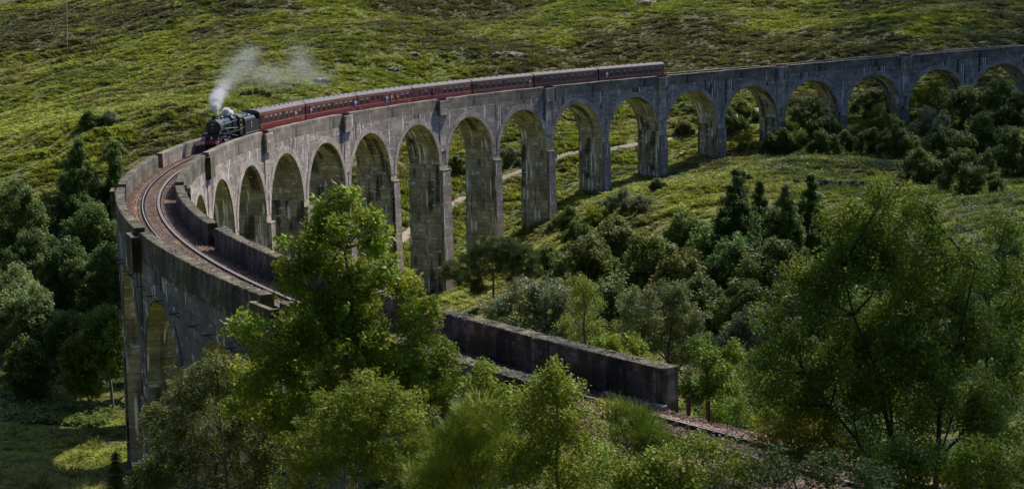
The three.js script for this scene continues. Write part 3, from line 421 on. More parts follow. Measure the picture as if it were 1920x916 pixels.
// ---- coaches: layouts run from the front end to the rear; w wide window, d door window, n narrow, s short high window, _ blank metres
const HALF = 9.83;
function coach(i, layout, label) {
  const T = vehicle('railway_coach', label, 'railway coach', -217.24 - 20.2 * i - 10.1, 'maroon coaches of the steam train'); T.scale.set(1, 1.045, 1.02); const sizes = { w: [1.25, 1.95, 2.05, 3.0], d: [0.5, 0.85, 2.0, 3.0], n: [0.42, 0.75, 2.05, 2.95], s: [1.15, 1.95, 2.4, 3.0] };
  const items = []; let total = 0; for (const ch of layout) total += ch === '_' ? 0.5 : sizes[ch][1];
  let x = total / 2; for (const ch of layout) { if (ch === '_') { x -= 0.5; continue; } const z = sizes[ch]; items.push({ ch, x: x - z[1] / 2, w: z[0], y0: z[2], y1: z[3] }); x -= z[1]; }
  const wall = new THREE.Shape(); wall.moveTo(-HALF, 1.02); wall.lineTo(HALF, 1.02); wall.lineTo(HALF, 3.42); wall.lineTo(-HALF, 3.42); wall.closePath();
  for (const w of items) { const h = new THREE.Path(), a = w.x - w.w / 2, b = w.x + w.w / 2; h.moveTo(a, w.y0); h.lineTo(a, w.y1); h.lineTo(b, w.y1); h.lineTo(b, w.y0); h.closePath(); wall.holes.push(h); }
  const rs = new THREE.Shape(); rs.moveTo(-1.43, 3.42); rs.bezierCurveTo(-1.4, 3.66, -1.0, 3.92, 0, 3.93); rs.bezierCurveTo(1.0, 3.92, 1.4, 3.66, 1.43, 3.42); rs.closePath();
  const sides = [-1, 1].map((s) => new THREE.ExtrudeGeometry(wall, { depth: 0.05, bevelEnabled: false }).translate(0, 0, s > 0 ? 1.36 : -1.41));
  const body = part('body', [...sides, box(HALF * 2 - 0.1, 0.06, 2.7, 0, 1.06, 0), box(0.06, 2.36, 2.7, HALF - 0.035, 2.24, 0), box(0.06, 2.36, 2.7, -HALF + 0.035, 2.24, 0)], C.maroon, T);
  part('seats', Array.from({ length: 16 }, (_, k) => box(0.5, 0.75, 2.3, -7.8 + k * 1.04, 1.5, 0)), mat(0.1, 0.05, 0.04, 0.9), body);
  const roof = part('roof', new THREE.ExtrudeGeometry(rs, { depth: HALF * 2 + 0.06, bevelEnabled: false, curveSegments: 10 }).rotateY(-Math.PI / 2).translate(HALF + 0.03, 0, 0), C.roof, T);
  part('roof_rib', Array.from({ length: 9 }, (_, k) => new THREE.ExtrudeGeometry(rs, { depth: 0.05, bevelEnabled: false, curveSegments: 8 }).rotateY(-Math.PI / 2).scale(1, 1, 1.006).translate(-8.7 + k * 2.17, 0.008, 0)), C.roof, roof);
  for (let k = 0; k < 10; k++) for (const s of [-1, 1]) if ((k + (s > 0 ? 1 : 0) + i) % 7) part('ventilator', [cyl(0.09, 0.09, [-8.6 + k * 1.92, 3.78, s * 0.55], [-8.6 + k * 1.92, 3.95, s * 0.55], 7), cyl(0.17, 0.1, [-8.6 + k * 1.92, 3.93, s * 0.55], [-8.6 + k * 1.92, 4.02, s * 0.55], 7)], C.under, roof);
  for (const s of [-1, 1]) {
    for (const w of items) {
      const g = part('window', box(w.w - 0.004, w.y1 - w.y0 - 0.004, 0.02, w.x, (w.y0 + w.y1) / 2, s * 1.37), C.glass, T);
      if (w.ch === 'w') { const t = 0.045, zt = s * 1.39, y = w.y1 - 0.3; part('window_frame', [box(w.w, t, 0.03, w.x, w.y1 - t / 2, zt), box(w.w, t, 0.03, w.x, y, zt), box(t, 0.3, 0.03, w.x - w.w / 2 + t / 2, y + 0.15, zt), box(t, 0.3, 0.03, w.x + w.w / 2 - t / 2, y + 0.15, zt), box(t, 0.3, 0.03, w.x + w.w * 0.18, y + 0.15, zt), box(w.w * 0.36, 0.24, 0.012, w.x - w.w * 0.24, y + 0.15, s * 1.383)], C.frame, g); }
      else if (w.ch === 'd') part('door_handle', box(0.14, 0.04, 0.05, w.x - 0.3, 1.9, s * 1.42), C.brass, g);
      if (w.ch === 'd') part('door_edge', [box(0.018, 1.95, 0.012, w.x - 0.38, 2.1, s * 1.412), box(0.018, 1.95, 0.012, w.x + 0.38, 2.1, s * 1.412)], C.under, g);
    }
    part('lining', [box(HALF * 2 - 0.1, 0.035, 0.012, 0, 1.86, s * 1.413), box(HALF * 2 - 0.1, 0.03, 0.012, 0, 3.22, s * 1.413)], C.gold, T);
    part('coach_number', [-8.9, -8.75, -8.55, -8.4, -8.25].map((x) => box(0.09, 0.14, 0.012, x, 1.5, s * 1.413)).concat([8.8, 8.95].map((x) => box(0.1, 0.15, 0.012, x, 1.45, s * 1.413)), i % 2 ? [] : [-0.1, 0.05, 0.2].map((x) => box(0.09, 0.1, 0.012, x, 1.45, s * 1.413))), C.gold, T);
  }
  for (const e of [-1, 1]) part('gangway', [box(0.26, 2.2, 0.95, e * (HALF + 0.12), 2.3, 0), box(0.05, 2.35, 2.72, e * (HALF + 0.001 + 0.024), 2.24, 0), cyl(0.1, 0.1, [e * HALF, 1.06, 0.86], [e * (HALF + 0.22), 1.06, 0.86], 8), cyl(0.1, 0.1, [e * HALF, 1.06, -0.86], [e * (HALF + 0.22), 1.06, -0.86], 8)], C.under, T);
  part('underframe', [box(HALF * 2, 0.22, 0.08, 0, 0.92, 1.2), box(HALF * 2, 0.22, 0.08, 0, 0.92, -1.2), box(3.2, 0.5, 2.0, 1.5, 0.65, 0), box(1.2, 0.4, 2.2, -2.5, 0.7, 0)], C.under, T);
  for (const e of [-1, 1]) { const bx = e * 7.1, b = part('bogie', [box(3.4, 0.2, 0.12, bx, 0.6, 1.0), box(3.4, 0.2, 0.12, bx, 0.6, -1.0), box(0.6, 0.3, 2.0, bx, 0.6, 0)], C.under, T); for (const a of [-1.3, 1.3]) for (const s of [-1, 1]) { const m = part('wheel', cyl(0.46, 0.46, [bx + a, 0.46, s * 0.72], [bx + a, 0.46, s * 0.84], 16), C.under, b); } }
  return T;
}
const TSO = 'dnwwwwdwwwwnd';
const COACHES = [
  [TSO, 'front maroon coach, coupled directly behind the black tender'], [TSO, 'second maroon coach behind the tender, its people leaning out at the rear door'],
  ['dwwssdwwwwwnd', 'third maroon coach behind the tender, with two short high windows'], ['w_d_w_d_d_n_wwwwwnd', 'middle coach of the seven, with blank maroon panels near its front'],
  [TSO, 'third maroon coach from the tail of the train'], ['ndwwwwnwwwwd', 'last but one maroon coach of the train'], ['n_dwwwwnwwww_', 'tail coach of the train, with open track behind it'],
].map(([l, t], i) => coach(i, l, t));

// ---- people at the train's windows: heads and shoulders leaning out towards the glen
function personGeometry() {      // one continuous body: head, neck, shoulders, trunk and two arms, from capsules joined by a smooth minimum
  const R = 44, size = 1.3, mc = new MarchingCubes(R, new THREE.MeshBasicMaterial(), false, false, 60000), caps = [
    [[0, 0.55, 0.1], [0, 0.48, 0.09], 0.105, 0.085], [[0, 0.38, 0.05], [0, 0.3, 0.03], 0.055, 0.065], [[-0.17, 0.22, 0], [0.17, 0.22, 0], 0.085, 0.085], [[0, 0.22, 0], [0, -0.5, -0.05], 0.16, 0.15],
    [[-0.22, 0.2, 0], [-0.27, -0.05, 0.12], 0.065, 0.05], [[-0.27, -0.05, 0.12], [-0.1, -0.08, 0.34], 0.05, 0.035], [[0.22, 0.2, 0], [0.28, -0.05, 0.12], 0.065, 0.05], [[0.28, -0.05, 0.12], [0.12, -0.08, 0.34], 0.05, 0.035]];
  mc.isolation = 0;
  for (let k = 0; k < R; k++) for (let j = 0; j < R; j++) for (let i = 0; i < R; i++) {
    const p = V((i / R - 0.5) * size, (j / R - 0.5) * size, (k / R - 0.5) * size); let d = 9;
    for (const [a, b, ra, rb] of caps) { const A = V(...a), ab = V(...b).sub(A), t = clamp(p.clone().sub(A).dot(ab) / ab.lengthSq()), e = p.distanceTo(A.clone().addScaledVector(ab, t)) - mix(ra, rb, t), h = clamp(0.5 + 0.5 * (d - e) / 0.04); d = mix(d, e, h) - 0.04 * h * (1 - h); }
    mc.field[k * R * R + j * R + i] = -d;
  }
  mc.update();
  const g = new THREE.BufferGeometry(), n = mc.count; g.setAttribute('position', new THREE.BufferAttribute(mc.positionArray.slice(0, n * 3), 3)); g.setAttribute('normal', new THREE.BufferAttribute(mc.normalArray.slice(0, n * 3), 3));
  return g.scale(size / 2, size / 2, size / 2);
}
{
  const body = personGeometry(), skin = mat(0.45, 0.27, 0.19, 0.7), pos = body.attributes.position;
  const people = [[1, -8.55, 'person in a blue jacket leaning out of the second coach at its rear door', [0.03, 0.12, 0.4]], [1, -9.25, 'person in a white top beside the blue jacket, leaning out at the rear door', [0.7, 0.68, 0.65]], [1, 8.2, 'person in a pale shirt looking out near the front of the second coach', [0.6, 0.5, 0.42]],
    [2, -0.2, 'person in a white shirt leaning from the middle door of the coach with short windows', [0.7, 0.66, 0.6]], [2, -1.9, 'person in a light blue shirt at an open window of the coach with short windows', [0.3, 0.42, 0.55]], [2, -4.0, 'person in an orange top at an open window of the coach with short windows', [0.6, 0.22, 0.08]],
    [0, -5.2, 'person in cream leaning out of the front coach behind the tender', [0.65, 0.55, 0.4]], [3, 3.4, 'person in dark clothes looking out of the middle coach of the seven', [0.05, 0.05, 0.07]], [4, -8.5, 'person in pale pink looking out at the rear of the third coach from the tail', [0.6, 0.4, 0.38]], [6, 7.6, 'person in white looking out near the front of the tail coach', [0.7, 0.68, 0.66]]];
  people.forEach(([c, x, label, col], i) => {
    const T = COACHES[c]; T.updateMatrixWorld(true); const o = thing('person', label, 'person'); const m = new THREE.Matrix4().makeTranslation(x, 2.45, -1.42).multiply(new THREE.Matrix4().makeRotationY(Math.PI)); new THREE.Matrix4().multiplyMatrices(T.matrixWorld, m).decompose(o.position, o.quaternion, o.scale);
    const g = body.clone(), cA = new Float32Array(pos.count * 3); for (let k = 0; k < pos.count; k++) { const y = pos.getY(k), hand = pos.getZ(k) > 0.2; cA.set(y > 0.32 || hand ? [0.45, 0.27, 0.19] : col, k * 3); } g.setAttribute('color', new THREE.BufferAttribute(cA, 3));
    part('body', g, new THREE.MeshStandardMaterial({ vertexColors: true, roughness: 0.8 }), o);
    part('hair', new THREE.SphereGeometry(0.112, 10, 6, 0, Math.PI * 2, 0, 1.7).rotateX(-0.45).translate(0, 0.545, 0.085), mat(0.05 + 0.1 * (i % 3), 0.035 + 0.06 * (i % 3), 0.02, 0.8), o);
  });
  // the driver in the cab's side opening
  const cabS = -203.6; const [x, z, t] = along(cabS), dr = thing('person', 'driver in dark overalls looking out of the locomotive cab', 'person'); const m = new THREE.Matrix4().makeRotationFromEuler(new THREE.Euler(0, t, 0)).setPosition(x, level(cabS), z).multiply(new THREE.Matrix4().makeTranslation(-5.0, 2.35, -1.22)).multiply(new THREE.Matrix4().makeRotationY(Math.PI * 0.8)); m.decompose(dr.position, dr.quaternion, dr.scale);
  const g = body.clone(), cA = new Float32Array(pos.count * 3); for (let k = 0; k < pos.count; k++) cA.set(pos.getY(k) > 0.32 || pos.getZ(k) > 0.2 ? [0.45, 0.27, 0.19] : [0.03, 0.035, 0.05], k * 3); g.setAttribute('color', new THREE.BufferAttribute(cA, 3));
  part('body', g, new THREE.MeshStandardMaterial({ vertexColors: true, roughness: 0.8 }), dr); part('cap', [cyl(0.12, 0.115, [0, 0.6, 0.08], [0, 0.68, 0.08], 12), cyl(0.09, 0.09, [0, 0.6, 0.16], [0, 0.61, 0.18], 10)], mat(0.02, 0.02, 0.025, 0.7), dr);
}

// ---------------------------------------------------------------- sight lines: where a bearing and height angle seen from the hillside meet a given distance, or the ground
camera.updateMatrixWorld(true);
const CAMX = new THREE.Matrix4().extractRotation(camera.matrixWorld), FPX = 458 / Math.tan(camera.fov * Math.PI / 360);
function sight(px, py, d) { const v = V((px - 960) / FPX, (458 - py) / FPX, -1).applyMatrix4(CAMX), f = -(v.x * BACK.x + v.z * BACK.z); return EYE.clone().addScaledVector(v, d / f); }
function hit(px, py, d0 = 60, d1 = 900) { let a = d0; for (let d = d0; d < d1; d += d < 200 ? 2 : 4) { const p = sight(px, py, d); if (p.y < groundAt(p.x, p.z)) { let lo = a, hi = d; for (let i = 0; i < 8; i++) { const m = (lo + hi) / 2, q = sight(px, py, m); if (q.y < groundAt(q.x, q.z)) hi = m; else lo = m; } return sight(px, py, hi); } a = d; } return sight(px, py, d1); }

const TRACK_PX = [[1430, 203], [1385, 218], [1340, 238], [1290, 252], [1240, 264], [1160, 276], [1080, 285], [1040, 297], [985, 318], [935, 338], [880, 366], [850, 385], [800, 415], [745, 452]];
const TRACK = new THREE.CatmullRomCurve3(TRACK_PX.map(([x, y]) => hit(x, y, 250))).getSpacedPoints(160);
const onTrack = (x, z) => TRACK.some((p) => (p.x - x) ** 2 + (p.z - z) ** 2 < 1.3);
// ---------------------------------------------------------------- grass and heather
const leafy = (r, g, b, t = 0.4, rough = 0.85, gloss = 0.3) => new THREE.MeshPhysicalMaterial({ color: rgb(r, g, b), roughness: rough, transmission: t, thickness: 0, side: THREE.DoubleSide, specularIntensity: gloss });
function tuft(seed, blades, width, rise, lean) {      // a tuft of bent blades, about one metre across
  const R = rng(seed), p = [], idx = [];
  for (let i = 0; i < blades; i++) {
    const a = R() * 6.283, r = Math.sqrt(R()) * 0.38, x = Math.cos(a) * r, z = Math.sin(a) * r, h = rise * (0.55 + 0.6 * R()) * (1 - r * 0.7), l = lean * (0.3 + r * 1.6) * (0.6 + 0.8 * R()), b = a + (R() - 0.5) * 1.5, dx = Math.cos(b) * l, dz = Math.sin(b) * l, w = width * (0.6 + 0.8 * R()), wx = -Math.sin(b) * w, wz = Math.cos(b) * w, o = p.length / 3;
    p.push(x - wx, -0.12, z - wz, x + wx, -0.12, z + wz, x + dx * 0.45 - wx * 0.8, h * 0.7, z + dz * 0.45 - wz * 0.8, x + dx * 0.45 + wx * 0.8, h * 0.7, z + dz * 0.45 + wz * 0.8, x + dx * 1.15, h, z + dz * 1.15);
    idx.push(o, o + 1, o + 2, o + 1, o + 3, o + 2, o + 2, o + 3, o + 4);
  }
  const g = new THREE.BufferGeometry(); g.setAttribute('position', new THREE.BufferAttribute(new Float32Array(p), 3)); g.setIndex(idx); g.computeVertexNormals(); return g;
}
function scatter(name, label, geo, material, list, parent = null) {
  const m = new THREE.InstancedMesh(geo, material, list.length), q = new THREE.Quaternion(), M4 = new THREE.Matrix4(), c = new THREE.Color();
  list.forEach((e, i) => { M4.compose(e.p, q.setFromEuler(new THREE.Euler(...(e.e ?? [0, e.a ?? 0, 0]))), e.s); m.setMatrixAt(i, M4); if (e.c) m.setColorAt(i, c.setRGB(...e.c)); });
  m.name = parent ? name : numbered(name); m.castShadow = m.receiveShadow = true; (parent ?? scene).add(m); m.userData.kind = 'stuff'; if (label) m.userData.label = label; return m;
}
{
  const R = rng(77), grass = [], heath = [], c = [], LD = (x, z) => lineDistance(x, z);
  const put = (u, d, dense) => {
    const [x, z] = spot(u, d); const [ld, s] = LD(x, z); const under = ld < 4.4; if (under && (s > -70 || level(s) - groundAt(x, z) < 7)) return;
    if (d > 280 && d < 440 && onTrack(x, z)) return;
    const h = heather(x, z), clump = step(0.38, 0.6, fbm(x / 3.4, z / 3.4, 2, 140)); if (R() > 0.72 + 0.28 * clump) return;
    groundColor(x, z, c); const k = 1.25 + 1.55 * R(), y = groundAt(x, z), dark = R() < step(0.38, 0.85, h) * 0.42, sz = dense * (0.7 + 0.9 * R() * R()) * (0.55 + 0.55 * clump);
    const col = dark ? [0.085 * k, 0.082 * k, 0.04 * k] : [Math.min(0.46, c[0] * k + 0.02), Math.min(0.46, c[1] * k + 0.022), c[2] * k * 1.1];
    (dark ? heath : grass).push({ p: V(x, y - 0.05, z), a: R() * 6.283, s: V(sz, sz * (dark ? 0.75 : 0.7) * (0.6 + 0.6 * R()), sz), c: col });
  };
  for (let i = 0; i < 165000; i++) { const d = Math.sqrt(mix(270 ** 2, 640 ** 2, R())), u = (R() * 2 - 1) * 0.335 * d; put(u, d, 1.65); }
  for (let i = 0; i < 26000; i++) { const d = Math.sqrt(mix(95 ** 2, 330 ** 2, R())), u = (R() * 2 - 1) * 0.335 * d; put(u, d, 1.25); }
  for (let i = 0; i < 20000; i++) { const d = mix(95, 200, R()), u = mix(-0.335, -0.2, R()) * d; put(u, d, 0.7); }
  for (let i = 0; i < 9000; i++) { const d = mix(225, 320, R()), u = mix(-0.05, 0.335, R()) * d; put(u, d, 0.9); }
  for (let i = 0; i < 14000; i++) { const d = Math.sqrt(mix(30 ** 2, 100 ** 2, R())), u = (R() * 2 - 1) * 0.36 * d; put(u, d, 0.5); }
  scatter('grass', 'yellow-green rough grass over the glen floor and the hillside', tuft(1, 38, 0.055, 0.62, 0.5), leafy(1, 1, 1, 0.35), grass);
  scatter('heather', 'dark brown-green heather and bracken tussocks on the open hillside', tuft(2, 48, 0.07, 0.6, 0.42), leafy(1, 1, 1, 0.2), heath);
}

// ---------------------------------------------------------------- trees and bushes
function clump(seed, n, len, wid, opts = {}) {     // a spray of single leaves, about one metre across
  const { flat = 0, droop = 0, needles = false } = opts, R = rng(seed), p = [], idx = [], q = new THREE.Quaternion(), e = new THREE.Euler(), v = V(0, 0, 0);
  for (let i = 0; i < n; i++) {
    const a = R() * 6.283, c = R() * 2 - 1, r = 0.5 * Math.cbrt(R()), s = Math.sqrt(1 - c * c), x = Math.cos(a) * s * r, y = c * r * (1 - flat), z = Math.sin(a) * s * r, L = len * (0.65 + 0.7 * R()), W = wid * (0.7 + 0.6 * R()), o = p.length / 3;
    if (needles) q.setFromUnitVectors(V(1, 0, 0), V(x + (R() - 0.5) * 0.3, Math.abs(y) * 0.4 + 0.25 * (1 - droop * 3), z + (R() - 0.5) * 0.3).normalize()); else q.setFromEuler(e.set((R() - 0.5) * 2.2, R() * 6.283, (R() - 0.5) * 1.6 - droop));
    for (const [px, py, pz] of needles ? [[0, 0, -W], [0, 0, W], [L, 0, 0]] : [[0, 0, 0], [L * 0.45, W * 0.22, -W], [L, -L * 0.06, 0], [L * 0.45, W * 0.22, W], [L * 0.5, 0, 0]]) { v.set(px, py, pz).applyQuaternion(q); p.push(x + v.x, y + v.y, z + v.z); }
    if (needles) idx.push(o, o + 1, o + 2); else idx.push(o, o + 4, o + 1, o + 1, o + 4, o + 2, o, o + 3, o + 4, o + 4, o + 3, o + 2);
  }
  const g = new THREE.BufferGeometry(); g.setAttribute('position', new THREE.BufferAttribute(new Float32Array(p), 3)); g.setIndex(idx); g.computeVertexNormals(); return g;
}
const KINDS = {    // leaf spray, spray size in metres, leaf colour, bark
  broad: { geo: clump(3, 54, 0.25, 0.085), size: 0.62, col: [0.335, 0.405, 0.045], t: 0.64 },
  fine: { geo: clump(4, 58, 0.2, 0.055), size: 0.5, col: [0.245, 0.28, 0.06], t: 0.58 },
  rowan: { geo: clump(5, 58, 0.24, 0.05, { flat: 0.3 }), size: 0.55, col: [0.345, 0.39, 0.04], t: 0.62 },
  birch: { geo: clump(6, 50, 0.18, 0.066), size: 0.5, col: [0.325, 0.37, 0.045], t: 0.62 },
  broom: { geo: clump(7, 90, 0.42, 0.016, { needles: true }), size: 0.55, col: [0.26, 0.32, 0.035], t: 0.55 },
  silver: { geo: clump(8, 64, 0.28, 0.055), size: 0.9, col: [0.24, 0.28, 0.13], t: 0.42 },
  weeping: { geo: clump(9, 70, 0.22, 0.05, { droop: 0.7 }), size: 0.9, col: [0.22, 0.26, 0.08], t: 0.5 },
  wood: { geo: clump(10, 64, 0.25, 0.09), size: 1.35, col: [0.2, 0.26, 0.055], t: 0.58 },
  pine: { geo: clump(11, 110, 0.34, 0.022, { needles: true, flat: 0.35 }), size: 1.5, col: [0.14, 0.18, 0.06], t: 0.3 },
  spruce: { geo: clump(12, 110, 0.42, 0.05, { needles: true, flat: 0.45, droop: 0.5 }), size: 1.7, col: [0.12, 0.155, 0.05], t: 0.35 },
};
const leafMats = new Map(), barks = { grey: mat(0.11, 0.095, 0.08, 0.95), red: mat(0.16, 0.085, 0.05, 0.95), dark: mat(0.045, 0.036, 0.03, 0.95), pale: mat(0.3, 0.27, 0.23, 0.9) };
function tube(points, r0, r1, n = 5) { const g = [], k = points.length - 1; for (let i = 0; i < k; i++) g.push(cyl(mix(r0, r1, i / k), mix(r0, r1, (i + 1) / k), points[i].toArray(), points[i + 1].toArray(), n, true)); return g; }
let plantSeed = 1000;
// lobes: [bearing px, height px, radius px] of the crown's masses as surveyed from the hillside at distance d
function plant(name, label, category, d, lobes, kind, opts = {}) {
  const K = KINDS[kind], { tint = [1, 1, 1], base, dense = 1, deep = 1, bark = 'grey', stems = 1, size = 1, sink = 0 } = opts, R = rng(plantSeed++), ppm = FPX / d;
  const L = lobes.map(([x, y, r]) => { const dd = d + (R() - 0.5) * 2.2 * deep * r / ppm; return { c: sight(x, y, dd), r: (r / ppm) * 1.0 }; });
  const bx = base ?? lobes.reduce((s, l) => s + l[0] * l[2], 0) / lobes.reduce((s, l) => s + l[2], 0), foot0 = sight(bx, 500, d), foot = V(foot0.x, groundAt(foot0.x, foot0.z) - 0.15, foot0.z);
  const o = thing(name, label, category, foot.toArray(), 0, opts.group), top = L.reduce((a, b) => (b.c.y > a.c.y ? b : a)), H = Math.max(1, top.c.y - foot.y), rt = opts.trunk ?? clamp(H * (d < 70 ? 0.012 : 0.02), 0.03, 0.3);
  const local = (p) => p.clone().sub(foot), trunks = [], limbs = [], leaders = [];
  for (let s = 0; s < stems; s++) {
    const end = stems === 1 ? top : L[Math.floor((s + 0.5) * L.length / stems)], e = local(end.c), pts = []; for (let i = 0; i <= 7; i++) { const t = i / 7; pts.push(V(e.x * t ** 1.5 + (i && i < 7 ? (R() - 0.5) * H * 0.025 : 0) + (stems > 1 ? (s - (stems - 1) / 2) * rt * 1.6 * (1 - t) : 0), e.y * t, e.z * t ** 1.5 + (i && i < 7 ? (R() - 0.5) * H * 0.025 : 0))); }
    leaders.push(pts); trunks.push(...tube(pts, rt, rt * 0.18, 7));
  }
  for (const l of L) {
    const c = local(l.c); let best = null, bd = 1e9; for (const pts of leaders) for (const p of pts) { const e = p.distanceTo(c) + Math.max(0, p.y - c.y + l.r * 0.6) * 2.5; if (e < bd && p.y > H * 0.12) { bd = e; best = p; } }
    best ??= leaders[0][2]; const m = best.clone().lerp(c, 0.5).add(V((R() - 0.5) * l.r * 0.4, -l.r * 0.15 + R() * l.r * 0.2, (R() - 0.5) * l.r * 0.4)); limbs.push(...tube([best, m, c], rt * 0.4, rt * 0.13, 4));
    for (let i = 0; i < 7; i++) { const a = R() * 6.283, k = R() * 1.6 - 0.6, dir = V(Math.cos(a), k, Math.sin(a)).normalize(); limbs.push(...tube([c.clone().lerp(m, R() * 0.5), c.clone().addScaledVector(dir, l.r * 0.55), c.clone().addScaledVector(dir, l.r * 0.95).add(V(0, l.r * 0.1, 0))], rt * 0.14, rt * 0.03, 3)); }
  }
  part('trunk', trunks, barks[bark], o); part('branches', limbs, barks[bark], o);
  const list = [], sz = K.size * size;
  for (const l of L) {
    const n = Math.ceil(clamp((d < 70 ? 13 : 10) * dense * (l.r / sz) ** 2 + 6, 6, 1100)), c = local(l.c);
    for (let i = 0; i < n; i++) {
      const a = R() * 6.283, k = R() * 1.9 - 0.9, s = Math.sqrt(Math.max(0, 1 - k * k)), bump = 0.7 + 0.55 * vnoise(Math.cos(a) * s * 2.2 + 9, k * 2.2 + Math.sin(a) * s * 2.2, Math.floor(l.r * 997)), rr = l.r * bump * (0.35 + 0.65 * Math.sqrt(R())), S = sz * (0.6 + 0.75 * R()), v = 0.75 + 0.5 * R(), w = R();
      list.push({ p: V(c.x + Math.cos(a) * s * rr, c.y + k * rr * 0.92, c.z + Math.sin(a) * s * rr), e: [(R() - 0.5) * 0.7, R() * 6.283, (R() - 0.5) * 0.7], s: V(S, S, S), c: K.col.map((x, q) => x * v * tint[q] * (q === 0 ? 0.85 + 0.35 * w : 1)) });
    }
  }
  if (!leafMats.has(kind)) leafMats.set(kind, leafy(1, 1, 1, K.t, 0.55, 0.22));
  scatter('crown', null, K.geo, leafMats.get(kind), list, o);
  return o;
}
// a spruce: tiers of drooping boughs round a straight stem
function conifer(name, label, d, px, topY, botY, halfPx, opts = {}) {
  const { tint = [1, 1, 1], kind = 'spruce', lean = 0 } = opts, K = KINDS[kind], R = rng(plantSeed++), top = sight(px, topY, d), b0 = sight(px, botY, d), ppm = FPX / d, gy = groundAt(top.x, top.z), foot = V(top.x, gy - 0.2, top.z), H = top.y - foot.y, low = Math.max(0.4, b0.y - foot.y), W = halfPx / ppm;
  const o = thing(name, label, 'tree', foot.toArray(), 0, opts.group); part('trunk', cyl(clamp(H * 0.016, 0.08, 0.3), 0.03, [0, 0, 0], [0, H, 0], 7), barks.dark, o);
  const list = [], limbs = [];
  for (let y = low, tier = 0; y < H; y += (kind === 'pine' ? 0.3 : 0.42) * (0.7 + 0.6 * R()), tier++) {
    const t = (y - low) / (H - low), r = W * (1 - t) ** 0.9 * (0.6 + 0.65 * R()) + 0.15, n = Math.max(3, Math.round(4 + r * 1.6));
    for (let i = 0; i < n; i++) {
      const a = (i / n) * 6.283 + R() * 1.2, rr = r * (0.55 + 0.6 * R()), dy = -rr * (0.12 + 0.25 * R()); limbs.push(cyl(0.04, 0.01, [0, y + 0.2, 0], [Math.cos(a) * rr, y + dy, Math.sin(a) * rr], 3, true));
      for (let f = 0.35; f <= 1.01; f += 0.325) { const S = K.size * (0.4 + 0.4 * R()) * (0.45 + 0.55 * (1 - t)), v = 0.65 + 0.7 * R(); list.push({ p: V(Math.cos(a) * rr * f, y + dy * f, Math.sin(a) * rr * f), e: [(R() - 0.5) * 0.5, -a, -0.3], s: V(S, S * 0.55, S), c: K.col.map((x, q) => x * v * tint[q]) }); }
    }
  }
  list.push({ p: V(0, H - 0.25, 0), a: 0, s: V(0.4, 1.0, 0.4), c: K.col });
  part('branches', limbs, barks.dark, o); if (!leafMats.has(kind)) leafMats.set(kind, leafy(1, 1, 1, K.t, 0.55, 0.22)); scatter('crown', null, K.geo, leafMats.get(kind), list, o); return o;
}
// --- in front of the viaduct
plant('alder_tree', 'tall bright green leafy tree in front of the near end of the viaduct', 'tree', 58, [[648, 372, 30], [610, 405, 30], [690, 410, 30], [600, 445, 38], [648, 440, 38], [700, 450, 34], [560, 478, 42], [540, 520, 40], [640, 500, 40], [715, 515, 50], [760, 540, 40], [590, 565, 45], [660, 570, 55], [790, 590, 45], [560, 630, 60], [490, 640, 50], [640, 650, 65], [720, 640, 65], [800, 660, 55], [590, 720, 70], [510, 710, 60], [680, 730, 70], [760, 740, 65], [450, 610, 24], [835, 700, 36], [620, 800, 80], [720, 820, 80], [540, 790, 60], [470, 700, 46], [600, 660, 50], [740, 690, 50], [690, 600, 40], [590, 500, 30], [825, 740, 44], [470, 760, 50], [650, 520, 40], [645, 560, 42], [655, 605, 48], [600, 610, 44], [700, 690, 54]], 'broad', { base: 648, dense: 0.7, trunk: 0.16 });
plant('willow_bush', 'large dark grey-green bush at the foot of the leftmost pier', 'bush', 66, [[405, 690, 36], [360, 735, 55], [450, 715, 55], [310, 800, 50], [400, 800, 80], [490, 780, 70], [330, 880, 65], [450, 880, 80], [540, 850, 60], [280, 900, 40]], 'fine', { dense: 1.2, tint: [0.8, 0.8, 0.85] });
plant('rowan_bush', 'yellowish fine-leaved bush under the tall bright green tree', 'bush', 48, [[700, 735, 50], [640, 775, 60], [750, 780, 60], [590, 840, 70], [690, 850, 80], [790, 870, 65], [560, 900, 60]], 'rowan', { dense: 1.1 });
plant('broom_bush', 'feathery green broom bush left of the slender birch sapling', 'bush', 44, [[900, 790, 50], [850, 830, 55], [930, 850, 55], [870, 890, 60], [800, 905, 50]], 'broom', { dense: 1.6 });
plant('birch_sapling', 'slender yellow-green birch sapling rising before the middle of the inner parapet', 'tree', 43, [[1045, 700, 24], [1015, 730, 36], [1065, 745, 40], [985, 765, 40], [1030, 790, 55], [1085, 800, 55], [1010, 850, 60], [1100, 865, 60], [960, 890, 55], [1060, 910, 60]], 'birch', { dense: 1.15 });
plant('birch_sapling', 'small birch sapling between the tall green tree and the outer parapet end', 'tree', 46, [[912, 695, 18], [900, 725, 30], [930, 745, 34], [890, 770, 36], [940, 780, 34]], 'birch', { dense: 1.1, tint: [1, 1.05, 1] });
plant('broom_bush', 'bright green broom bush beside the rails at the end of the inner parapet', 'bush', 47, [[1160, 772, 28], [1195, 790, 34], [1225, 815, 36], [1175, 820, 38], [1250, 840, 28], [1210, 850, 36]], 'broom', { dense: 1.1, tint: [0.75, 0.85, 0.7] });
plant('birch_bush', 'low birch bush below the rails at the bottom edge, right of centre', 'bush', 39, [[1320, 845, 45], [1260, 875, 50], [1370, 875, 45], [1150, 885, 60], [1205, 900, 55], [1300, 915, 50]], 'birch', { dense: 1.2, tint: [0.9, 0.95, 1] });
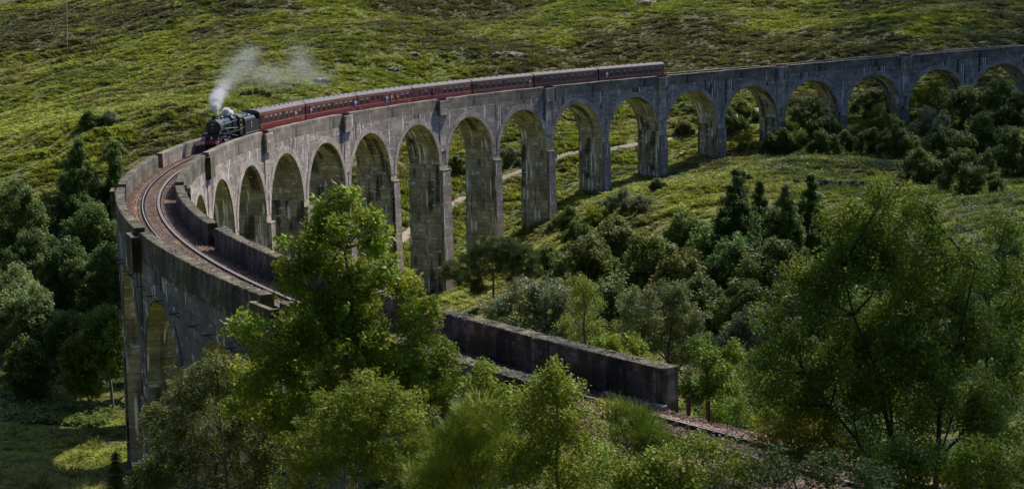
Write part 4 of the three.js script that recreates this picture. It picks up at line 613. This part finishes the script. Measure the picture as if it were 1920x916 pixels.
plant('red_tipped_sapling', 'sapling with reddish leaf tips growing beside the right-hand rails', 'tree', 45, [[1480, 790, 34], [1525, 800, 36], [1440, 815, 26], [1550, 835, 40], [1490, 840, 40]], 'birch', { dense: 1.2, tint: [1.2, 0.95, 0.8] });
plant('bramble_bush', 'dark low bush before the rails at the bottom right', 'bush', 38, [[1450, 885, 42], [1550, 890, 44], [1640, 905, 44], [1400, 905, 36]], 'fine', { dense: 0.8, tint: [0.7, 0.8, 0.8] });
plant('silver_birch', 'big dark many-stemmed birch filling the right foreground', 'tree', 45, [[1660, 365, 38], [1615, 420, 48], [1690, 420, 52], [1580, 500, 55], [1660, 500, 62], [1750, 470, 48], [1540, 590, 50], [1620, 600, 68], [1710, 590, 70], [1790, 560, 56], [1560, 690, 55], [1650, 700, 70], [1750, 690, 70], [1600, 780, 55], [1700, 790, 60], [1790, 770, 58], [1540, 540, 46], [1840, 640, 50], [1830, 500, 44], [1500, 640, 40], [1490, 520, 34], [1720, 530, 60], [1600, 650, 60], [1690, 645, 60], [1520, 740, 50], [1640, 740, 60], [1740, 750, 60], [1730, 390, 36], [1570, 420, 36], [1630, 460, 50], [1455, 610, 38], [1440, 690, 44], [1470, 750, 48], [1510, 700, 50], [1850, 740, 56], [1840, 800, 50], [1820, 600, 50]], 'birch', { base: 1740, stems: 5, dense: 1.3, size: 1.05, bark: 'dark', trunk: 0.12, tint: [0.72, 0.82, 0.62] });
plant('silver_birch', 'rightmost dark birch, cut by the right edge of the view', 'tree', 52, [[1885, 440, 44], [1850, 520, 48], [1910, 540, 60], [1870, 620, 60], [1925, 690, 66], [1870, 720, 55], [1900, 810, 66]], 'birch', { base: 1880, stems: 3, dense: 1.3, size: 1.05, bark: 'dark', trunk: 0.12, tint: [0.78, 0.9, 0.62] });
// --- inside the curve, beyond the inner parapet
plant('silver_willow', 'silvery grey-green willow beyond the near parapet, below the pine', 'tree', 115, [[930, 585, 34], [975, 560, 40], [1025, 555, 42], [1065, 580, 40], [950, 625, 40], [1010, 620, 46], [1075, 630, 36]], 'silver', { dense: 1.5, size: 0.8 });
plant('birch_tree', 'yellow-green birch between the silvery willow and the grey weeping birch', 'tree', 108, [[1092, 535, 26], [1100, 570, 34], [1085, 610, 34], [1120, 625, 34]], 'birch', { size: 1.3, dense: 1.3 });
plant('weeping_birch', 'grey-green weeping birch above the end of the inner parapet', 'tree', 96, [[1200, 575, 42], [1262, 560, 40], [1180, 620, 40], [1240, 625, 52], [1300, 610, 40], [1290, 660, 40]], 'weeping', { dense: 1.5, size: 0.75 });
plant('hazel_bush', 'bright green bush just over the inner parapet coping near its end', 'bush', 84, [[1140, 650, 26], [1185, 650, 30], [1165, 680, 30], [1215, 690, 26]], 'broad', { dense: 1.3, size: 0.9 });
plant('willow_tree', 'dull grey-green tree behind the two rusty posts and higher up', 'tree', 92, [[1410, 605, 40], [1370, 650, 40], [1460, 630, 44], [1420, 680, 48], [1490, 680, 40]], 'silver', { dense: 1.4, size: 0.75, tint: [0.7, 0.75, 0.7] });
plant('hazel_bush', 'fresh green bush right behind the square end of the inner parapet', 'bush', 76, [[1320, 665, 34], [1355, 705, 42], [1310, 735, 40], [1375, 665, 28], [1350, 765, 36]], 'broad', { dense: 1.3, size: 0.85, tint: [0.85, 0.9, 0.9] });
plant('hawthorn_bush', 'rounded olive-green bush right of the two rusty posts', 'bush', 74, [[1430, 715, 36], [1405, 755, 34], [1460, 755, 36], [1430, 790, 34]], 'birch', { dense: 1.4, size: 1.0, tint: [0.7, 0.8, 0.7] });
plant('hawthorn_bush', 'dark bush between the olive-green bush and the big birch', 'bush', 80, [[1510, 670, 42], [1490, 725, 44], [1545, 740, 40], [1510, 775, 36]], 'wood', { dense: 1.3, size: 0.6, tint: [0.75, 0.8, 0.8] });
[[1400, 415, 34, 172, 'round leafy tree between the two left spruces'], [1450, 420, 34, 170, 'round leafy tree between the two middle spruces'], [1500, 425, 34, 168, 'round leafy tree between the two right spruces'], [1340, 440, 38, 170, 'leafy tree left of all four spruces'], [1108, 470, 40, 170, 'dark leafy tree left of the round-topped trees in the hollow'], [1150, 430, 36, 190, 'round-topped tree below the pale shrubs at the pier foot'], [1215, 470, 46, 165, 'dark broad tree in the middle of the hollow'], [1288, 420, 34, 185, 'round bushy tree left of the tall spruces'], [1280, 500, 52, 150, 'broad shaded tree in front of the round bushy tree'], [1370, 480, 50, 150, 'shaded tree at the foot of the leftmost spruce'], [1455, 480, 50, 145, 'shaded tree at the foot of the middle spruces'], [1400, 560, 50, 125, 'dark tree low in the hollow above the dull grey-green tree'], [1320, 550, 48, 130, 'dark tree behind the grey weeping birch'], [1150, 545, 40, 140, 'dark tree behind the yellow-green birch'], [1520, 560, 50, 120, 'dark tree left behind the big birch'], [1740, 420, 50, 200, 'greyish tree beyond the top of the big birch'], [1830, 410, 46, 205, 'greyish tree second from the right edge, at the meadow edge'], [1905, 415, 46, 200, 'greyish tree at the right edge, below the meadow']].forEach(([x, y, r, d, label], i) =>
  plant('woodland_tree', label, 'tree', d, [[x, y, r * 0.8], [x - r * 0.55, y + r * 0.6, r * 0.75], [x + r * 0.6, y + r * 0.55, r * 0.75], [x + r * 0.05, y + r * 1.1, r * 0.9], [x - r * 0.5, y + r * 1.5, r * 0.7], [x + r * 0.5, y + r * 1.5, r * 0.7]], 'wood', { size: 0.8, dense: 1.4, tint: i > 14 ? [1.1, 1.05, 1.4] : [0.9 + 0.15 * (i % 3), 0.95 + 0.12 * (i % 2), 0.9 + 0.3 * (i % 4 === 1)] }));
[[1381, 322, 165, 'leftmost of the four pointed trees in the middle of the hollow', 1.1], [1424, 340, 172, 'second pointed tree from the left in the hollow', 0.85], [1474, 348, 160, 'third pointed tree from the left in the hollow', 1], [1522, 328, 168, 'rightmost of the four pointed trees, beside the big birch', 0.95]].forEach(([x, y, d, label, w], i) =>
  plant('larch_tree', label, 'tree', d, [[x, y + 4, 6], [x + 2, y + 18, 10 * w], [x - 4, y + 34, 15 * w], [x + 7, y + 40, 13 * w], [x - 9, y + 58, 20 * w], [x + 10, y + 66, 20 * w], [x - 14, y + 88, 26 * w], [x + 14, y + 94, 26 * w], [x, y + 118, 32 * w], [x - 20, y + 130, 26 * w], [x + 20, y + 135, 26 * w]], 'wood', { size: 0.5, dense: 1.6, tint: [0.62 + 0.06 * i, 0.78 + 0.04 * i, 0.75] }));
// --- the pine in front of the tall piers
plant('scots_pine', 'spreading Scots pine with bare reddish limbs before the tallest piers', 'tree', 250, [[922, 463, 26], [957, 462, 22], [898, 470, 20], [878, 490, 20], [846, 508, 22], [982, 484, 28], [905, 505, 22], [945, 495, 26], [1002, 508, 20], [968, 518, 25], [895, 540, 20], [868, 525, 16], [935, 480, 22]], 'pine', { base: 924, bark: 'red', dense: 2.2, trunk: 0.24, size: 0.7, deep: 1.3 });
[[1585, 450, 46, 175], [1650, 470, 46, 150], [1560, 560, 50, 105], [1640, 560, 54, 112], [1730, 530, 54, 120], [1810, 520, 54, 125], [1890, 500, 54, 130], [1600, 670, 54, 88], [1690, 650, 56, 92], [1780, 640, 56, 95], [1870, 630, 58, 98], [1600, 770, 50, 74], [1690, 770, 52, 72], [1780, 760, 54, 74], [1880, 750, 56, 76]].forEach(([x, y, r, d], i) =>
  plant('woodland_tree', ['upper left', 'upper middle', 'left', 'left inner', 'middle', 'right inner', 'upper right', 'lower left', 'lower left inner', 'lower middle', 'lower right', 'lowest left', 'lowest middle left', 'lowest middle right', 'lowest right'][i] + ' tree in the dark thicket behind the big right-hand birches', 'tree', d, [[x, y, r * 0.8], [x - r * 0.6, y + r * 0.55, r * 0.75], [x + r * 0.6, y + r * 0.5, r * 0.75], [x, y + r * 1.1, r * 0.85], [x - r * 0.6, y + r * 1.6, r * 0.7], [x + r * 0.5, y + r * 1.6, r * 0.7]], 'wood', { size: 0.5 + d / 500, dense: 1.3, tint: [0.6, 0.7, 0.7] }));
plant('birch_bush', 'low birch scrub under the stems of the big dark birch', 'bush', 42, [[1690, 850, 40], [1750, 870, 44], [1640, 880, 40], [1710, 905, 44]], 'birch', { dense: 1.3, tint: [0.75, 0.85, 0.7] });
plant('birch_bush', 'low birch scrub in the bottom right corner', 'bush', 41, [[1820, 860, 44], [1890, 865, 46], [1860, 905, 46], [1790, 905, 40]], 'birch', { dense: 1.3, tint: [0.8, 0.9, 0.65] });
plant('birch_bush', 'thin birch scrub screening the rails at the lower right', 'bush', 44, [[1450, 862, 32], [1520, 868, 34], [1590, 872, 36], [1660, 870, 36]], 'birch', { dense: 0.8, tint: [0.8, 0.9, 0.7] });
plant('bracken_patch', 'green bracken and scrub below the two rusty posts', 'bush', 66, [[1360, 785, 26], [1400, 795, 28], [1440, 800, 28], [1480, 795, 32], [1385, 770, 26], [1340, 775, 22], [1450, 775, 28]], 'birch', { dense: 1.6, tint: [0.85, 1, 0.8] });
plant('bramble_bush', 'dark bramble scrub between the rails and the birch stems', 'bush', 58, [[1560, 815, 34], [1620, 825, 36], [1690, 840, 36], [1760, 850, 36], [1840, 850, 38], [1900, 860, 38]], 'fine', { dense: 1.3, tint: [0.7, 0.85, 0.7] });
// --- by the viaduct's piers
[[1175, 362, 22, 300, 'silver', 'pale silvery shrub at the pier foot, right of the pine'], [1205, 372, 16, 296, 'silver', 'small pale shrub on the grassy slope beside the silvery shrub'], [1142, 372, 18, 298, 'silver', 'pale shrub on the left side of the silvery shrub'], [1062, 400, 24, 290, 'wood', 'green shrub in the shade beside the fourth tall pier'], [1085, 425, 20, 280, 'wood', 'green shrub on the slope below the shaded pier shrub'], [1075, 490, 34, 235, 'wood', 'dark green tree right of the Scots pine'], [1030, 470, 22, 260, 'wood', 'shrub close behind the right limbs of the Scots pine'], [1120, 395, 18, 285, 'broad', 'fresh green shrub below the silvery shrubs'], [856, 300, 15, 322, 'wood', 'dark shrub seen through the arch right of the thickest pier'], [952, 282, 16, 352, 'silver', 'pale leafy shrub seen through the arch over the dirt track'], [1285, 232, 12, 372, 'wood', 'shrub seen through the arch by the fallen log'], [1235, 340, 10, 330, 'wood', 'little shrub on the grass before a pier shadow'],
  [1375, 215, 18, 392, 'wood', 'thin tree seen through the arch with the last lit pier'], [1395, 195, 18, 395, 'wood', 'taller thin tree seen through the arch with the last lit pier'], [1392, 255, 16, 372, 'birch', 'pale bush on the bank seen through the shaded arch'], [1486, 240, 24, 350, 'birch', 'pale leafy bush before a shaded pier on the right'], [1462, 250, 22, 352, 'wood', 'dark bush on the left of the pale leafy pier bush'], [1527, 205, 36, 394, 'wood', 'dark round tree filling a shaded arch on the right'], [1545, 255, 22, 360, 'wood', 'low bush under the arch with the dark round tree'], [1590, 255, 20, 352, 'wood', 'low bush before the pier right of the dark round tree'], [1632, 180, 24, 405, 'wood', 'leafy tree behind the fourth arch from the right'], [1655, 205, 24, 402, 'birch', 'paler leafy tree behind the fourth arch from the right'], [1640, 250, 24, 362, 'wood', 'spreading bush below the fourth arch from the right'], [1690, 250, 28, 352, 'wood', 'dark bush before the third pier from the right'], [1742, 165, 30, 395, 'birch', 'light green tree in the third arch from the right'], [1745, 215, 32, 352, 'silver', 'pale flowering bush before the third arch from the right'], [1820, 180, 36, 350, 'wood', 'tall green tree before the second arch from the right'], [1890, 165, 42, 340, 'wood', 'tallest green tree at the right edge before the viaduct'], [1850, 235, 46, 335, 'wood', 'broad dark tree below the tallest right-hand tree'], [1780, 260, 40, 335, 'wood', 'dark tree left of the broad dark right-hand tree'], [1905, 260, 44, 320, 'wood', 'dark tree at the right edge below the tallest tree'], [1735, 295, 32, 325, 'wood', 'low dark thicket at the left end of the right-hand trees'], [1820, 300, 40, 315, 'wood', 'low dark thicket in the middle below the right-hand trees'], [1890, 310, 40, 305, 'wood', 'low dark thicket at the right edge above the meadow'],
  [1632, 322, 8, 300, 'rowan', 'tiny bright yellow bush on the right-hand meadow'], [1395, 325, 10, 305, 'wood', 'small dark bush on the right-hand meadow slope'], [170, 215, 14, 400, 'wood', 'dark low bush on the left hillside over the bushes'], [205, 212, 12, 405, 'silver', 'pale low bush on the left hillside'], [215, 268, 14, 330, 'silver', 'pale bush on the hillside left of the wall bend'], [480, 158, 14, 420, 'wood', 'dark bush on the hillside behind the front coach'], [585, 172, 16, 385, 'broad', 'green bush on the hillside behind the second coach'], [1545, 108, 16, 400, 'wood', 'pale green bush just above the right-hand parapet line']].map((e) => { const [x, y, r, d] = e, p = hit(x, y + r * 1.7, 200), g = frame(p.x, p.z)[1]; return Math.abs(g - d) < 90 ? [x, y, r, g, ...e.slice(4)] : e; }).forEach(([x, y, r, d, kind, label]) =>
  plant('hillside_bush', label, r > 22 ? 'tree' : 'bush', d, (d > 345 && y < 275 && x < 1000 ? [[x, y + r * 0.9, r * 0.5], [x - r, y + r * 1.1, r * 0.45], [x + r * 0.9, y + r, r * 0.45], [x + r * 1.7, y + r * 1.2, r * 0.35], [x - r * 1.8, y + r * 1.3, r * 0.3]] : [[x + ((x * 7) % 5 - 2) * r * 0.12, y, r * 0.55], [x - r * 0.7, y + r * (0.3 + ((x * 3) % 4) * 0.15), r * 0.55], [x + r * 0.75, y + r * (0.2 + ((x * 5) % 4) * 0.18), r * 0.5], [x + r * 0.1, y + r * 0.8, r * 0.7], [x - r * 1.25, y + r * 1.1, r * 0.4], [x + r * 1.3, y + r * 1.2, r * 0.42], [x, y + r * 1.3, r * 0.6]]), kind, { size: kind === 'wood' || kind === 'silver' ? 0.8 : 1.8, dense: 1.6, tint: [0.95, 0.95, 1] }));
// --- the wood at the left, beyond the viaduct's near bend
plant('poplar_tree', 'pointed dark tree rising highest in the left wood', 'tree', 222, [[147, 268, 9], [145, 285, 15], [141, 305, 21], [154, 322, 23], [132, 343, 28], [160, 353, 30], [138, 385, 36], [168, 395, 34], [124, 420, 38], [172, 430, 40]], 'wood', { size: 0.6, dense: 1.7, tint: [0.95, 1.05, 1.1] });
plant('poplar_tree', 'thin pointed tree right of the highest in the left wood', 'tree', 226, [[216, 272, 9], [214, 290, 13], [218, 310, 16], [212, 332, 14], [205, 352, 18], [222, 355, 14], [198, 385, 24], [216, 395, 22], [200, 425, 28]], 'wood', { size: 0.6, dense: 1.7, tint: [1.05, 1.15, 1.1] });
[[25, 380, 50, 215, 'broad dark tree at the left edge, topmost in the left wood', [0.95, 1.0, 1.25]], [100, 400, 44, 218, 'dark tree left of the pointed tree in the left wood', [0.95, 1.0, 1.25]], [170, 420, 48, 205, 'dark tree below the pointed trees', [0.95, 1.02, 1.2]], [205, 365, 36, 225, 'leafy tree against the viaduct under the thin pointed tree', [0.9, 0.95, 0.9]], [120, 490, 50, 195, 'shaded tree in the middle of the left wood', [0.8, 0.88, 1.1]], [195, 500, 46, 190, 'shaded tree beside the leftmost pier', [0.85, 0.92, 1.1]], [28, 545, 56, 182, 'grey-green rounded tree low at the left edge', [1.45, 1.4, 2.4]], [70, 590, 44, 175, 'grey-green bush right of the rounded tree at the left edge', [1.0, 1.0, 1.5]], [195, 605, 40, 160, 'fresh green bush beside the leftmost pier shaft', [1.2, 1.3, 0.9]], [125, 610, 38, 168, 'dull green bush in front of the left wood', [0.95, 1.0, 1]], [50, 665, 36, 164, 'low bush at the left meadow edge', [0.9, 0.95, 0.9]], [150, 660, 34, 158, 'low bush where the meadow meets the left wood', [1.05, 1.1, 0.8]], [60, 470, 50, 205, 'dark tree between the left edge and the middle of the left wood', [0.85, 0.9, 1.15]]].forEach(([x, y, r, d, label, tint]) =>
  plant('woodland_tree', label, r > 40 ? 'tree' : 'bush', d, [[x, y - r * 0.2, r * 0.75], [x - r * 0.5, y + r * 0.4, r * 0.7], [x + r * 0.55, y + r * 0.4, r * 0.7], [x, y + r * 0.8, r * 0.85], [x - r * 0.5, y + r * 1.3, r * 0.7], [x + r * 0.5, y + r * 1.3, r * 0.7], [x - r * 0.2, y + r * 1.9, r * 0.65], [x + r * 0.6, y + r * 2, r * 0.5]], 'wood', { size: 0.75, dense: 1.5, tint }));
conifer('pine_sapling', 'young pine sapling in the grass at the bottom left', 108, 215, 850, 925, 26, { kind: 'pine' }); conifer('pine_sapling', 'smaller young pine close to the leftmost pier foot', 112, 250, 880, 925, 18, { kind: 'pine' });
// undergrowth on the floor of the hollow and under the left wood
{
  const R = rng(606), list = []; const area = (n, d0, d1, b0, b1, k) => { for (let i = 0; i < n; i++) { const d = mix(d0, d1, R()), u = mix(b0, b1, R()) * d / 3030, [x, z] = spot(u, d), [ld] = lineDistance(x, z); if (ld < 5.5 || fbm(x / 7, z / 7, 2, 66) < 0.42) continue; const s = k * (0.6 + 0.9 * R()), v = 0.6 + 0.6 * R(); list.push({ p: V(x, groundAt(x, z) + s * 0.16, z), a: R() * 6.283, s: V(s, s * 0.7, s), c: [0.17 * v, 0.23 * v, 0.035 * v] }); } };
  area(3400, 62, 240, 60, 960, 1.15); area(2600, 150, 245, -980, -720, 1.5); area(1200, 62, 130, -300, 300, 0.9); area(1500, 300, 400, -200, 500, 1.3); area(900, 310, 352, 150, 330, 1.2); area(2600, 300, 400, 480, 980, 1.5);
  scatter('undergrowth', 'green bracken and low scrub on the floor of the wooded hollow', clump(21, 70, 0.26, 0.07, { flat: 0.4 }), leafMats.get('wood'), list);
}

// ---------------------------------------------------------------- smoke and steam: clouds of fine droplets
{
  const speck = new THREE.CircleGeometry(1, 5), R = rng(404), gauss = () => { let s = 0; for (let i = 0; i < 4; i++) s += R(); return (s - 2) / 1.15; };
  const smokeMat = new THREE.MeshPhysicalMaterial({ color: rgb(0.9, 0.89, 0.88), roughness: 1, transmission: 0.5, thickness: 0, specularIntensity: 0 }), steamMat = new THREE.MeshPhysicalMaterial({ color: rgb(0.97, 0.96, 0.94), roughness: 1, transmission: 0.5, thickness: 0, specularIntensity: 0 });
  const puffs = (name, label, m, rows, size, group) => { const list = []; for (const [x, y, rx, ry, n, d] of rows) { const ppm = FPX / d; for (let i = 0; i < n; i++) { const p = sight(x + gauss() * rx, y + gauss() * ry, d + gauss() * rx / ppm), s = size * (0.6 + 0.8 * R()); list.push({ p, e: [R() * 6, R() * 6, 0], s: V(s, s, s) }); } } return scatter(name, label, speck, m, list); };
  puffs('smoke', 'grey smoke rising from the locomotive chimney and thinning over the hillside', smokeMat, [[405, 209, 3, 4, 8000, 205], [403, 199, 8, 8, 30000, 205], [405, 187, 11, 10, 34000, 206], [411, 175, 13, 10, 18000, 207], [420, 160, 17, 13, 9000, 209], [434, 142, 26, 22, 11000, 212], [455, 118, 30, 24, 13000, 216], [468, 98, 26, 20, 6500, 218], [495, 142, 46, 24, 13000, 216], [560, 102, 24, 28, 8000, 232], [572, 128, 28, 24, 10000, 233], [595, 146, 34, 18, 7000, 234], [530, 142, 48, 26, 12000, 225]], 0.0115);
  puffs('steam', 'small white puff of steam above the locomotive firebox', steamMat, [[424, 207, 5, 3.5, 14000, 214], [420, 212, 5, 3, 9000, 214], [430, 211, 5, 3.5, 9000, 215]], 0.032);
}

// ---------------------------------------------------------------- rocks, track, walls and small things on the ground
{
  const R = rng(909), stoneMats = [[0.27, 0.215, 0.2], [0.31, 0.25, 0.235], [0.2, 0.17, 0.165]].map((c) => mat(...c, 0.95, { map: grain, flatShading: true }));
  const boulder = (seed, sx, sy, sz) => { const g = new THREE.IcosahedronGeometry(1, 4), p = g.attributes.position; for (let i = 0; i < p.count; i++) { const x = p.getX(i), y = p.getY(i), z = p.getZ(i), k = 0.45 + 0.75 * fbm(x * 2.1 + seed, y * 2.1 + z * 1.7 + seed, 3, seed) + 0.25 * (vnoise(x * 6 + seed, z * 6 + y * 3, seed) - 0.5); p.setXYZ(i, x * k * sx, y * k * sy, z * k * sz); } g.deleteAttribute('normal'); g.computeVertexNormals(); return g; };
  const rocks = [[1205, 8, 3, 'long pale rock slab at the top edge of the hillside'], [1225, 5, 2, 'smaller rock at the top edge beside the long slab'], [935, 102, 2.2, 'pinkish rock outcrop above the fifth coach, left of a pair'], [967, 103, 2.4, 'tall pinkish rock outcrop above the fifth coach, right of a pair'], [905, 108, 1.4, 'low rock left of the pinkish outcrops'], [775, 104, 2.6, 'flat pale rock slab on the hillside above the third coach'], [738, 130, 1.8, 'rock on the hillside just above the third coach'], [602, 152, 3, 'broad bare rock patch right behind the smoke'], [748, 84, 1.4, 'small rock higher up than the flat pale slab'], [805, 64, 1.2, 'little rock above the flat pale slab'], [632, 112, 1.5, 'rock showing between heather right of the smoke'], [660, 110, 1.3, 'rock showing between heather, further right of the smoke'], [1018, 124, 1.2, 'rock just above the sixth coach'], [106, 166, 1.3, 'small grey rock on the left hillside'], [1040, 48, 1.2, 'small rock high on the hillside above the tail coaches'], [1180, 28, 1.4, 'rock high above the open track'], [1500, 290, 1.0, 'pale stone on the right-hand meadow'], [1590, 288, 1.3, 'pair-sized pale boulder on the right-hand meadow'], [1522, 309, 0.8, 'dark stone low on the right-hand meadow'], [1362, 327, 0.9, 'stone on the meadow slope below a shaded pier'], [1545, 312, 0.7, 'smallest pale stone on the right-hand meadow']];
  rocks.forEach(([x, y, r, label], i) => { const p = hit(x, y), o = part('rock', boulder(i + 3, r * (1.1 + 0.5 * R()), r * 0.42, r * (0.6 + 0.4 * R())), stoneMats[i % 3], null); o.position.set(p.x, p.y - r * 0.02, p.z); o.rotation.set(0, R() * 6, (R() - 0.5) * 0.4); tag(o, label, 'rock'); });
  // a drystone wall, most of it fallen
  const wall = thing('stone_wall', 'low dark ruined stone wall across the right-hand meadow', 'wall', [0, 0, 0]); for (let i = 0; i < 110; i++) { const t = R(), p = hit(mix(1490, 1690, t), mix(343, 352, t) + 3, 200), m = new THREE.Mesh(stoneGeo(i % 5), mats4()[i % 3]); m.name = 'stone'; m.position.set(p.x + (R() - 0.5) * 1.2, p.y + 0.1 + R() * 0.75, p.z + (R() - 0.5) * 1.2); m.rotation.set(R() * 3, R() * 6, R() * 3); m.castShadow = m.receiveShadow = true; wall.add(m); }
  function stoneGeo(k) { return (stoneGeo.c ??= [0, 1, 2, 3, 4].map((i) => boulder(40 + i, 0.55, 0.32, 0.4)))[k]; }
  function mats4() { return (mats4.c ??= [mat(0.09, 0.085, 0.08, 0.95), mat(0.13, 0.12, 0.11, 0.95), mat(0.06, 0.058, 0.055, 0.95)]); }
  const log = part('fallen_log', [cyl(0.22, 0.16, [0, 0, 0], [3.2, 0.25, 0.6], 8), cyl(0.08, 0.03, [2.2, 0.2, 0.4], [2.9, 0.9, 0.2], 5)], mat(0.5, 0.45, 0.38, 0.9), null); { const p = hit(1280, 288); log.position.set(p.x, p.y + 0.1, p.z); log.rotation.y = -0.9; } tag(log, 'bleached fallen log on the grass behind a pier', 'log');
  // the dirt track behind the viaduct
  const strip = (name, label, pts, width, material, lift = 0.09) => { const W = pts.map(([x, y]) => hit(x, y, 250)), C = new THREE.CatmullRomCurve3(W), n = Math.ceil(C.getLength() / 1.2), at = C.getSpacedPoints(n), g = new Sheets(); g.grid(n, 6, (u, v) => { const i = Math.round(u * n), p = at[i], q = at[Math.min(n, i + 1)], r = at[Math.max(0, i - 1)], dx = q.x - r.x, dz = q.z - r.z, L = Math.hypot(dx, dz) || 1, w = (v - 0.5) * width * (0.8 + 0.4 * vnoise(i * 0.13, v > 0.5 ? 1 : 0, 8)), x = p.x - dz / L * w, z = p.z + dx / L * w; return [x, groundAt(x, z) + lift + (v > 0.3 && v < 0.7 ? 0.05 : 0), z]; }, (u, v) => [u * n * 0.3, v * width / 4]); tag(part(name, g.geometry, material, null), label, null, null, 'structure'); };
  const dirt = new THREE.MeshStandardMaterial({ color: rgb(0.4, 0.33, 0.27), roughness: 1, map: grain });
  strip('dirt_track', 'stony dirt track winding along behind the viaduct piers', TRACK_PX, 1.8, dirt);
  strip('hillside_path', 'thin pale path slanting down the hillside above the right-hand parapet', [[1545, 66], [1570, 76], [1600, 80], [1640, 93]], 1.1, dirt); strip('hillside_path', 'thin pale path near the right edge of the hillside', [[1768, 62], [1800, 70], [1840, 79], [1885, 84]], 1.1, dirt);
  // fence up the left hillside
  const fence = thing('wire_fence', 'post and wire fence running straight up the left hillside', 'fence'), woodM = mat(0.4, 0.38, 0.33, 0.9), posts = []; for (let i = 0; i <= 16; i++) { const p = hit(126 - i * 0.1, 92 - i * 5.6, 300); posts.push(p); part('post', cyl(0.09, 0.08, [p.x, p.y - 0.1, p.z], [p.x, p.y + 1.25, p.z], 6), woodM, fence); } for (let k = 0; k < 3; k++) part('wire', posts.slice(1).map((p, i) => cyl(0.014, 0.014, [posts[i].x, posts[i].y + 0.5 + k * 0.3, posts[i].z], [p.x, p.y + 0.5 + k * 0.3, p.z], 4, true)), woodM, fence);
  const mf = [[1322, 298], [1338, 293], [1355, 288], [1299, 305], [1420, 292], [1436, 288]]; mf.forEach(([x, y], i) => { const p = hit(x, y + 4, 200), o = part('fence_post', cyl(0.09, 0.07, [0, -0.2, 0], [0, 1.15, 0], 6), woodM, null); o.position.copy(p); tag(o, ['weathered post on the meadow before a shaded pier, third from the left', 'weathered post on the meadow, fourth from the left', 'weathered post on the meadow, fifth from the left', 'weathered post on the meadow, the second from the left', 'weathered meadow post right of the first five', 'rightmost weathered post on the meadow'][i], 'post', 'posts on the meadow'); });
}
// ---- beside the track at the end of the inner parapet
{
  const rustM = mat(0.13, 0.05, 0.03, 0.9), tim = mat(0.1, 0.085, 0.07, 0.95), s0 = -43.6, off = -WIDE + 0.25;
  const bed = thing('retaining_wall', 'low retaining wall of old sleepers beyond the square parapet end', 'wall'); for (let k = 0; k < 3; k++) part('timber', slab(-44.1 + k * 0.02, -41.5 - k * 0.03, off - 0.1, off + 0.13, -1.55 + k * 0.3, -1.27 + k * 0.3, { n: 2 }), tim, bed); part('stake', slab(-41.49, -41.3, off - 0.12, off + 0.12, -1.7, -0.62, { n: 1 }), tim, bed);
  [[-43.55, 'left of the two rusty steel posts by the parapet end'], [-42.35, 'right of the two rusty steel posts by the parapet end']].forEach(([s, label]) => { const [x, y, z] = P(s, off - 0.24, -0.95), [, , t] = along(s), o = part('steel_post', [box(0.12, 1.25, 0.02, 0, 0.62, 0.06), box(0.12, 1.25, 0.02, 0, 0.62, -0.06), box(0.02, 1.25, 0.1, 0, 0.62, 0)], rustM, null); o.position.set(x, y, z); o.rotation.y = t; tag(o, label, 'post', 'rusty steel posts'); });
  const duct = thing('cable_duct', 'pale concrete cable duct along the foot of the inner parapet end', 'cable duct'); part('trough', slab(-48, -44.6, -WIDE + THICK + 0.02, -WIDE + THICK + 0.3, -0.4, -0.12, { n: 3 }), M.clean, duct); part('outlet', slab(-44.58, -43.9, -WIDE + THICK + 0.04, -WIDE + THICK + 0.34, -0.42, -0.05, { n: 1 }), M.clean, duct);
}

// ---------------------------------------------------------------- unseen puffs towards the sun, placed and shaped to darken the glen's right side
{
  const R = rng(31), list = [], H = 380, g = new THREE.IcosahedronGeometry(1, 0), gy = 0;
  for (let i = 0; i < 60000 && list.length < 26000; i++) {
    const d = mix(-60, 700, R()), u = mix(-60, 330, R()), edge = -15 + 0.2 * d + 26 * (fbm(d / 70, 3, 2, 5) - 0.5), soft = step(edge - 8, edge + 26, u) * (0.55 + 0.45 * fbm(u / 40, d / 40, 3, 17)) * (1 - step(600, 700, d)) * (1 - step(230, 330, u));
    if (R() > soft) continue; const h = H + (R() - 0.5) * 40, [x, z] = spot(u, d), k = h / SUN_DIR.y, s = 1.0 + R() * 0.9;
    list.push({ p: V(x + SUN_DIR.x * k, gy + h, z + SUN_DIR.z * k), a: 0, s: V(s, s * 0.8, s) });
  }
  scatter('unseen_cloud', 'unseen white puffs out of view, placed to shade the right side of the glen', g, mat(0.85, 0.86, 0.88, 1), list);
}

renderer.render(scene, camera);
